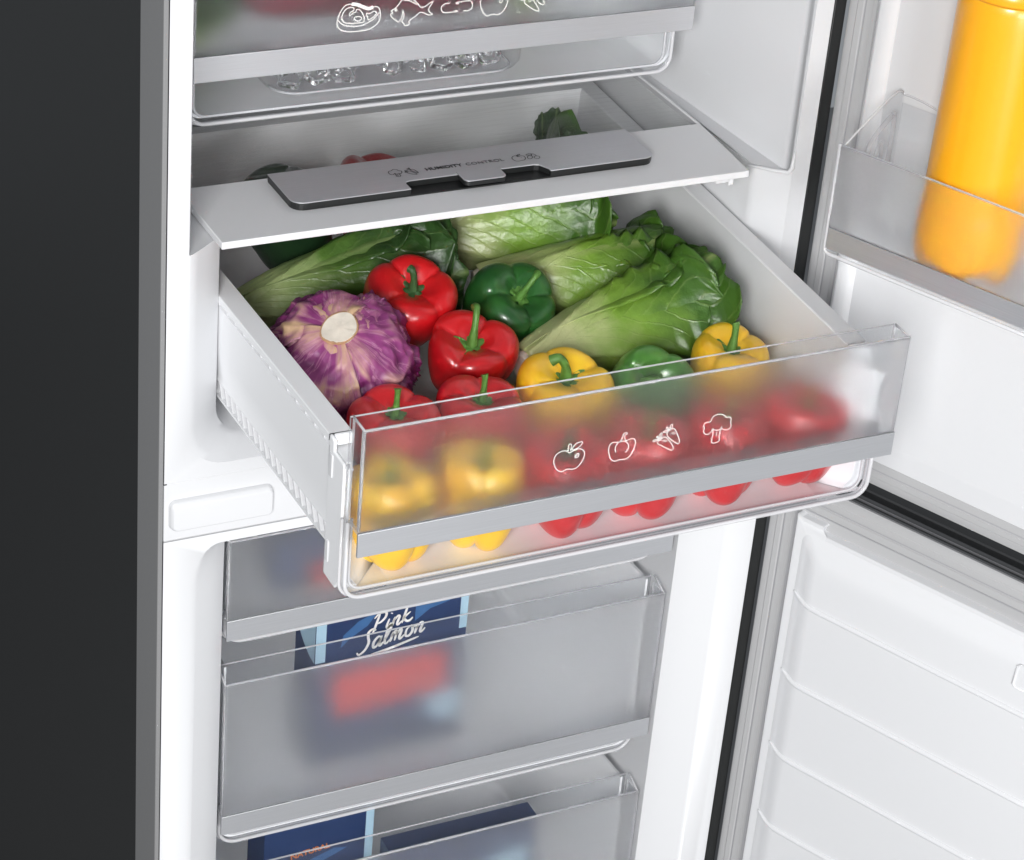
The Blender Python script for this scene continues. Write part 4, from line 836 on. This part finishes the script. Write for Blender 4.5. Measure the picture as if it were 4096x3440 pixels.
# ================================================================ red cabbage
RIM_TAN = plain('dried_stump_rim', (0.42, 0.24, 0.13), 0.8, nscale=200, nstr=0.5, vary=0.4)
def cabbage(loc, r, axis, spin):
    t = thing('red_cabbage', 'round purple cabbage with pale cut stump facing up', 'cabbage', loc, None, frame_to(axis, spin))
    def ball(name, rad, a0, a1, th0, th1, seed, nu, nv, open_edge=0.0, amp=1.0):
        bm = bmesh.new(); uvl = bm.loops.layers.uv.new('UVMap'); fl_ = bm.verts.layers.float.new('fold'); grid = []
        full = a1 - a0 > 6.28
        for i in range(nu + 1):
            th = th0 + (th1 - th0) * i / nu; row = []
            for j in range(nv if full else nv + 1):
                a = a0 + (a1 - a0) * j / nv
                p = Vector((math.sin(th) * math.cos(a), math.sin(th) * math.sin(a), math.cos(th) * 0.93))
                w = min(1, th / 1.0)
                aw = a + 0.55 * noise.noise(p * 1.5 + Vector((seed, 5, 0))) * (0.3 + th)
                q = Vector((math.cos(aw), math.sin(aw), 0))
                rdg = max(0, 1 - abs(2 * noise.noise(q * 1.25 + Vector((0, 0, th * 0.3 + seed))))) ** 4
                drape = max(0, 1 - abs(2.2 * noise.noise(q * 3.6 + Vector((seed, 2, th * 0.5))))) ** 2
                lump = noise.noise(p * 2.4 + Vector((seed, 0, 0)))
                wr = 1 - abs(2 * noise.noise(p * 4.6 + Vector((0, seed, 0)))); wr2 = noise.noise(p * 13.0 + Vector((0, seed, 3)))
                low = min(1, max(0, (th - 0.75) / 0.6))
                raw = 0.07 * (rdg - 0.3) * w + 0.10 * (drape - 0.4) * low + 0.10 * lump + 0.055 * (wr - 0.5) * w + 0.008 * wr2
                hgt = amp * (raw - 0.07 * math.exp(-(th / 0.40) ** 2))
                rd2 = max(0, 0.5 + raw * 9)
                e = 0.0
                if not full:
                    vv = abs(2 * j / nv - 1); e = open_edge * max(0, (vv - 0.72) / 0.28) ** 2 * max(0, min(1, (th - 0.75) / 0.6))
                vtx = bm.verts.new(p * rad * (1 + hgt + e)); vtx[fl_] = min(1.2, rd2) * (0.5 + 0.5 * w) - 0.4 + 0.35 * rdg * w; row.append(vtx)
            grid.append(row)
        m_ = len(grid[0])
        for i in range(nu):
            for j in range(nv):
                f = bm.faces.new((grid[i][j], grid[i + 1][j], grid[i + 1][(j + 1) % m_], grid[i][(j + 1) % m_]))
                for l_, (x, y) in zip(f.loops, ((i, j), (i + 1, j), (i + 1, j + 1), (i, j + 1))): l_[uvl].uv = (y / nv, (th0 + (th1 - th0) * x / nu) / PI)
        o = mesh_obj(name, bm, CABB, t, 1, local=True)
        if not full:
            sol = o.modifiers.new('thick', 'SOLIDIFY'); sol.thickness = 0.0008; sol.offset = 1
    ball('head', r * 0.955, 0, 2 * PI, 0.10, PI - 0.05, 4.0, 90, 160)
    for k, (a0, a1, rd, th1, sd, oe) in enumerate(((-2.35, 0.35, 0.985, 2.3, 1.3, 0.12), (0.10, 2.55, 0.992, 2.4, 7.7, 0.10), (2.2, 4.25, 0.999, 2.5, 3.1, 0.11))):
        ball('outer_leaf', r * rd, a0, a1, 0.20, th1, sd, 70, 90, oe)
    bm = bmesh.new(); n_ = 36; rings = []
    for rr, z in ((0.22, 0.72), (0.240, 0.885), (0.228, 0.910), (0.14, 0.902), (0.05, 0.912)):
        rings.append([bm.verts.new((rr * r * math.cos(2 * PI * k / n_) * (1.12 + 0.07 * math.sin(3 * 2 * PI * k / n_)), rr * r * math.sin(2 * PI * k / n_) * 0.92, (z + 0.012 * noise.noise(Vector((k * 0.7, rr * 9, 1)))) * r)) for k in range(n_)])
    for a, b in zip(rings, rings[1:]):
        for k in range(n_): bm.faces.new((a[k], a[(k + 1) % n_], b[(k + 1) % n_], b[k]))
    bm.faces.new(rings[-1])
    bmr = bmesh.new(); tube(bmr, [(0.237 * r * math.cos(a) * (1.12 + 0.07 * math.sin(3 * a)), 0.237 * r * math.sin(a) * 0.92, 0.884 * r) for a in [2 * PI * k / 40 for k in range(41)]], [r * (0.020 + 0.008 * math.sin(5 * k) * math.sin(1.7 * k)) for k in range(41)], 6)
    mesh_obj('stump_rim', bmr, RIM_TAN, t, 1, local=True)
    mesh_obj('stump', bm, STUMP, t, 50, local=True, label='pale cut stump')
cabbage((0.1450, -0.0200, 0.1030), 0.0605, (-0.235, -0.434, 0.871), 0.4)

# ================================================================ chiller contents
tray = thing('ice_tray', 'shallow clear tray of ice cubes at the front of the chiller drawer', 'tray', (0.26, 0.19, 0.265))
bm = bmesh.new()
for k, (ins, z) in enumerate(((0.010, 0.2660), (0.003, 0.2690), (0.0, 0.274), (-0.001, 0.300), (-0.003, 0.3015), (-0.004, 0.300))):
    ring = [bm.verts.new((x, y, z)) for x, y in rrect(0.145 + ins, 0.388 - ins, 0.150 + ins, 0.255 - ins, 0.026 - ins * 0.5, 6)]
    if k:
        for i in range(len(ring)): bm.faces.new((prev_[i], prev_[(i + 1) % len(ring)], ring[(i + 1) % len(ring)], ring[i]))
    else: bm.faces.new(ring)
    prev_ = ring
mesh_obj('tray_body', bm, CLEAR, tray, 40)
bm = bmesh.new(); tube(bm, [(x, y, 0.3008) for x, y in rrect(0.142, 0.391, 0.147, 0.258, 0.028, 6)], 0.0018, 6); tube(bm, [(x, y, 0.2665) for x, y in rrect(0.153, 0.380, 0.158, 0.247, 0.022, 6)], 0.0012, 6)
mesh_obj('tray_rim', bm, LIP, tray, 1)
rnd = random.Random(4); ice0 = None
for row, yy in enumerate((0.172, 0.196)):
    for k in range(9):
        if row == 0 and k in (3,): continue
        x = 0.170 + k * 0.0235 + rnd.uniform(-0.002, 0.002); lab = 'clear ice cube in the tray of the chiller drawer'
        if ice0 is None:
            bm = bmesh.new(); box(bm, -0.0095, 0.0095, -0.0095, 0.0095, 0, 0.019)
            for v in bm.verts: v.co += Vector([rnd.uniform(-0.0012, 0.0012) for _ in range(3)])
            ic = ice0 = mesh_obj('ice_cube', bm, ICE); bevel(ic, 0.003, 3)
        else:
            ic = ice0.copy(); C.objects.link(ic)
        ic.location = (x, yy + rnd.uniform(-0.002, 0.002), 0.2700); ic.rotation_euler = (0, 0, rnd.uniform(0, 1.5))
        sc = 0.7 if row == 0 and k in (4, 5) else 1.0; ic.scale = (sc, sc, sc)
        ic['label'] = lab; ic['category'] = 'ice cube'; ic['group'] = 'ice cubes in the clear tray'
def blob(name, label, cat, loc, size, mat, seed, rough=0.25):
    t = thing(name, label, cat, loc); bm = bmesh.new(); bmesh.ops.create_icosphere(bm, subdivisions=4, radius=1)
    for v in bm.verts:
        p = v.co.normalized(); k = 1 + rough * noise.noise(p * 1.6 + Vector((seed, 0, 0))) + 0.06 * noise.noise(p * 5)
        sup = (abs(p.x) ** 3.2 + abs(p.y) ** 3.2 + abs(p.z) ** 3.2) ** (-1 / 3.2)
        v.co = Vector((p.x * size[0], p.y * size[1], max(-0.92, p.z) * size[2])) * k * sup * 0.9
    mesh_obj('cut', bm, mat, t, 1, local=True); return t
blob('meat', 'dark red cut of meat blurred behind the frosted chiller front', 'meat', (0.280, 0.222, 0.362), (0.150, 0.052, 0.058), MEAT, 2)
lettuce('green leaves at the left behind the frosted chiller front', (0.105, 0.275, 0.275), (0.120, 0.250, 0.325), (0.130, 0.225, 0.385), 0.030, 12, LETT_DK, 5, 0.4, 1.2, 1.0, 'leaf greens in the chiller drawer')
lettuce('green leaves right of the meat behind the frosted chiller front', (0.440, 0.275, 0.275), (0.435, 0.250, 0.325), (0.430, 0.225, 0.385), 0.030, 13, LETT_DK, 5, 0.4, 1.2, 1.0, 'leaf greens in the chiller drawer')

# ================================================================ frozen food boxes
def carton(name, label, x0, x1, y0, y1, z0, z1, grp='cartons in the freezer drawers'):
    t = thing(name, label, 'carton', ((x0 + x1) / 2, (y0 + y1) / 2, z0), grp)
    bm = bmesh.new(); box(bm, x0, x1, y0, y1, z0, z1); b = bevel(mesh_obj('box_body', bm, NAVY, t), 0.0006)
    return t, b
def panel(name, poly, mat, b, f):
    bm = bmesh.new(); bm.faces.new([bm.verts.new(f(p)) for p in poly]); return mesh_obj(name, bm, mat, b, -1)
t, b = carton('salmon_carton', 'navy carton reading Pink Salmon with red label and light blue corners', 0.1965, 0.3572, 0.12, 0.170, -0.4380, -0.2500)
F = lambda p: (p[0], 0.1196, p[1]); F2 = lambda p: (p[0], 0.1193, p[1])
panel('corner_stripe', [(0.1967, -0.3130), (0.2072, -0.3130), (0.2072, -0.2502), (0.1967, -0.2502)], SKY, b, F)
panel('corner_stripe', [(0.3487, -0.3060), (0.3570, -0.3060), (0.3570, -0.2502), (0.3487, -0.2502)], SKY, b, F)
side = [(0.1201, -0.3130)] + [(0.1201 + 0.0495 * math.sin(k / 8 * PI / 2), -0.3130 + 0.037 * (1 - math.cos(k / 8 * PI / 2)) ** 0.9) for k in range(1, 9)] + [(0.1696, -0.2502), (0.1201, -0.2502)]
panel('side_stripe', side, SKY, b, lambda p: (0.1961, p[0], p[1]))
panel('print_shape', [(0.225, -0.2860), (0.240, -0.2730), (0.262, -0.2640), (0.250, -0.2800), (0.233, -0.2905), (0.2225, -0.3005)], MIDBLUE, b, F)
panel('print_shape', [(0.300, -0.2860), (0.316, -0.2745), (0.336, -0.2700), (0.340, -0.2640), (0.300, -0.2640)], MIDBLUE, b, F)
panel('red_label', [(0.217, -0.3300), (0.336, -0.3255), (0.338, -0.3720), (0.218, -0.3800)], REDCARD, b, F)
panel('print_shape', [(0.312, -0.3860), (0.352, -0.3780), (0.355, -0.4050), (0.330, -0.4100)], SKY, b, F)
# brush script, drawn stroke by stroke in a slanted frame: x right, y up, one unit = x-height
def script(word, x, z, u, tilt, gap=0.0):
    G = dict(
        P=([[(0.35, 1.9), (0.15, 0.9), (-0.05, -0.1)], [(-0.15, 1.55), (0.3, 1.95), (0.95, 1.85), (1.0, 1.35), (0.6, 0.95), (0.2, 0.9)]], 1.2),
        i=([[(0.2, 1.0), (0.05, 0.3), (0.2, 0.0), (0.5, 0.3)], [(0.32, 1.45), (0.36, 1.55)]], 0.55),
        n=([[(0.15, 1.0), (0.0, 0.0)], [(0.06, 0.5), (0.4, 0.98), (0.62, 0.85), (0.5, 0.2), (0.65, 0.0), (0.95, 0.3)]], 0.95),
        k=([[(0.3, 1.9), (0.0, 0.0)], [(0.7, 1.0), (0.15, 0.55), (0.45, 0.1), (0.8, 0.05), (1.05, 0.3)]], 1.0),
        S=([[(1.25, 1.75), (0.95, 2.0), (0.55, 1.8), (0.6, 1.3), (0.75, 0.7), (0.5, 0.05), (0.0, -0.25), (-0.25, 0.05)]], 1.15),
        a=([[(0.7, 0.85), (0.4, 1.0), (0.05, 0.6), (0.1, 0.05), (0.4, 0.1), (0.7, 0.75)], [(0.75, 1.0), (0.62, 0.25), (0.75, 0.0), (1.0, 0.3)]], 0.95),
        l=([[(0.15, 0.4), (0.5, 1.5), (0.42, 1.95), (0.2, 1.4), (0.1, 0.3), (0.3, 0.0), (0.6, 0.3)]], 0.6),
        m=([[(0.15, 1.0), (0.0, 0.0)], [(0.06, 0.5), (0.35, 0.98), (0.5, 0.8), (0.42, 0.0)], [(0.46, 0.5), (0.78, 0.98), (0.95, 0.85), (0.85, 0.2), (1.0, 0.0), (1.3, 0.3)]], 1.3),
        o=([[(0.45, 1.0), (0.1, 0.75), (0.1, 0.15), (0.45, 0.02), (0.7, 0.4), (0.6, 0.9), (0.45, 1.0), (0.75, 0.85), (0.95, 0.75)]], 0.92))
    bm = bmesh.new(); cx = 0.0
    for ch in word:
        st, adv = G[ch]
        for s_ in st:
            ribbon(bm, [((a + cx + 0.28 * c_) , c_) for a, c_ in s_], 0.26, lambda p: (x + (p[0] * math.cos(tilt) - p[1] * math.sin(tilt)) * u, 0.1189, z + (p[0] * math.sin(tilt) + p[1] * math.cos(tilt)) * u), 5, True)
        cx += adv + 0.06 + gap
    return bm
mesh_obj('lettering', script('Salmon', 0.2425, -0.3095, 0.0112, 0.15), PRINT, b, -1, label='white script reading Salmon')
mesh_obj('lettering', script('Pink', 0.2560, -0.2895, 0.0105, 0.15), PRINT, b, -1, label='white script reading Pink')
bm = bmesh.new(); ribbon(bm, [(0.252, -0.3155), (0.275, -0.3120), (0.305, -0.3050)], 0.0032, lambda p: (p[0], 0.1189, p[1]), 5, True); mesh_obj('underline', bm, PRINT, b, -1)
t, b = carton('blue_carton', 'navy carton with a red and white label in the top freezer drawer', 0.145, 0.300, 0.10, 0.150, -0.2060, -0.150)
panel('red_label', [(0.178, -0.2040), (0.235, -0.2040), (0.240, -0.1800), (0.180, -0.1820)], REDCARD, b, lambda p: (p[0], 0.0996, p[1]))
t, b = carton('fish_carton', 'navy carton with orange lettering in the bottom freezer drawer', 0.152, 0.2705, 0.12, 0.165, -0.680, -0.500)
panel('corner_stripe', [(0.2615, -0.620), (0.2703, -0.620), (0.2703, -0.5002), (0.2615, -0.5002)], SKY, b, F)
panel('print_shape', [(0.190, -0.5640), (0.205, -0.5560), (0.228, -0.5490), (0.242, -0.5520), (0.228, -0.5580), (0.205, -0.5660)], MIDBLUE, b, F)
text_mesh('lettering', 'NATURAL', 0.0095, ORANGE, b, Matrix.Translation((0.1805, 0.1193, -0.5510)) @ Matrix.Rotation(PI / 2, 4, 'X') @ Matrix.Rotation(0.10, 4, 'Z'), bold=0.0002)
t, b = carton('dark_carton', 'tall navy carton with light blue print at the front of the bottom freezer drawer', 0.2735, 0.4400, 0.085, 0.108, -0.680, -0.5400)
panel('print_shape', [(0.372, -0.590), (0.405, -0.5790), (0.432, -0.5740), (0.432, -0.5900), (0.425, -0.6080), (0.385, -0.600)], SKY, b, lambda p: (p[0], 0.0846, p[1]))
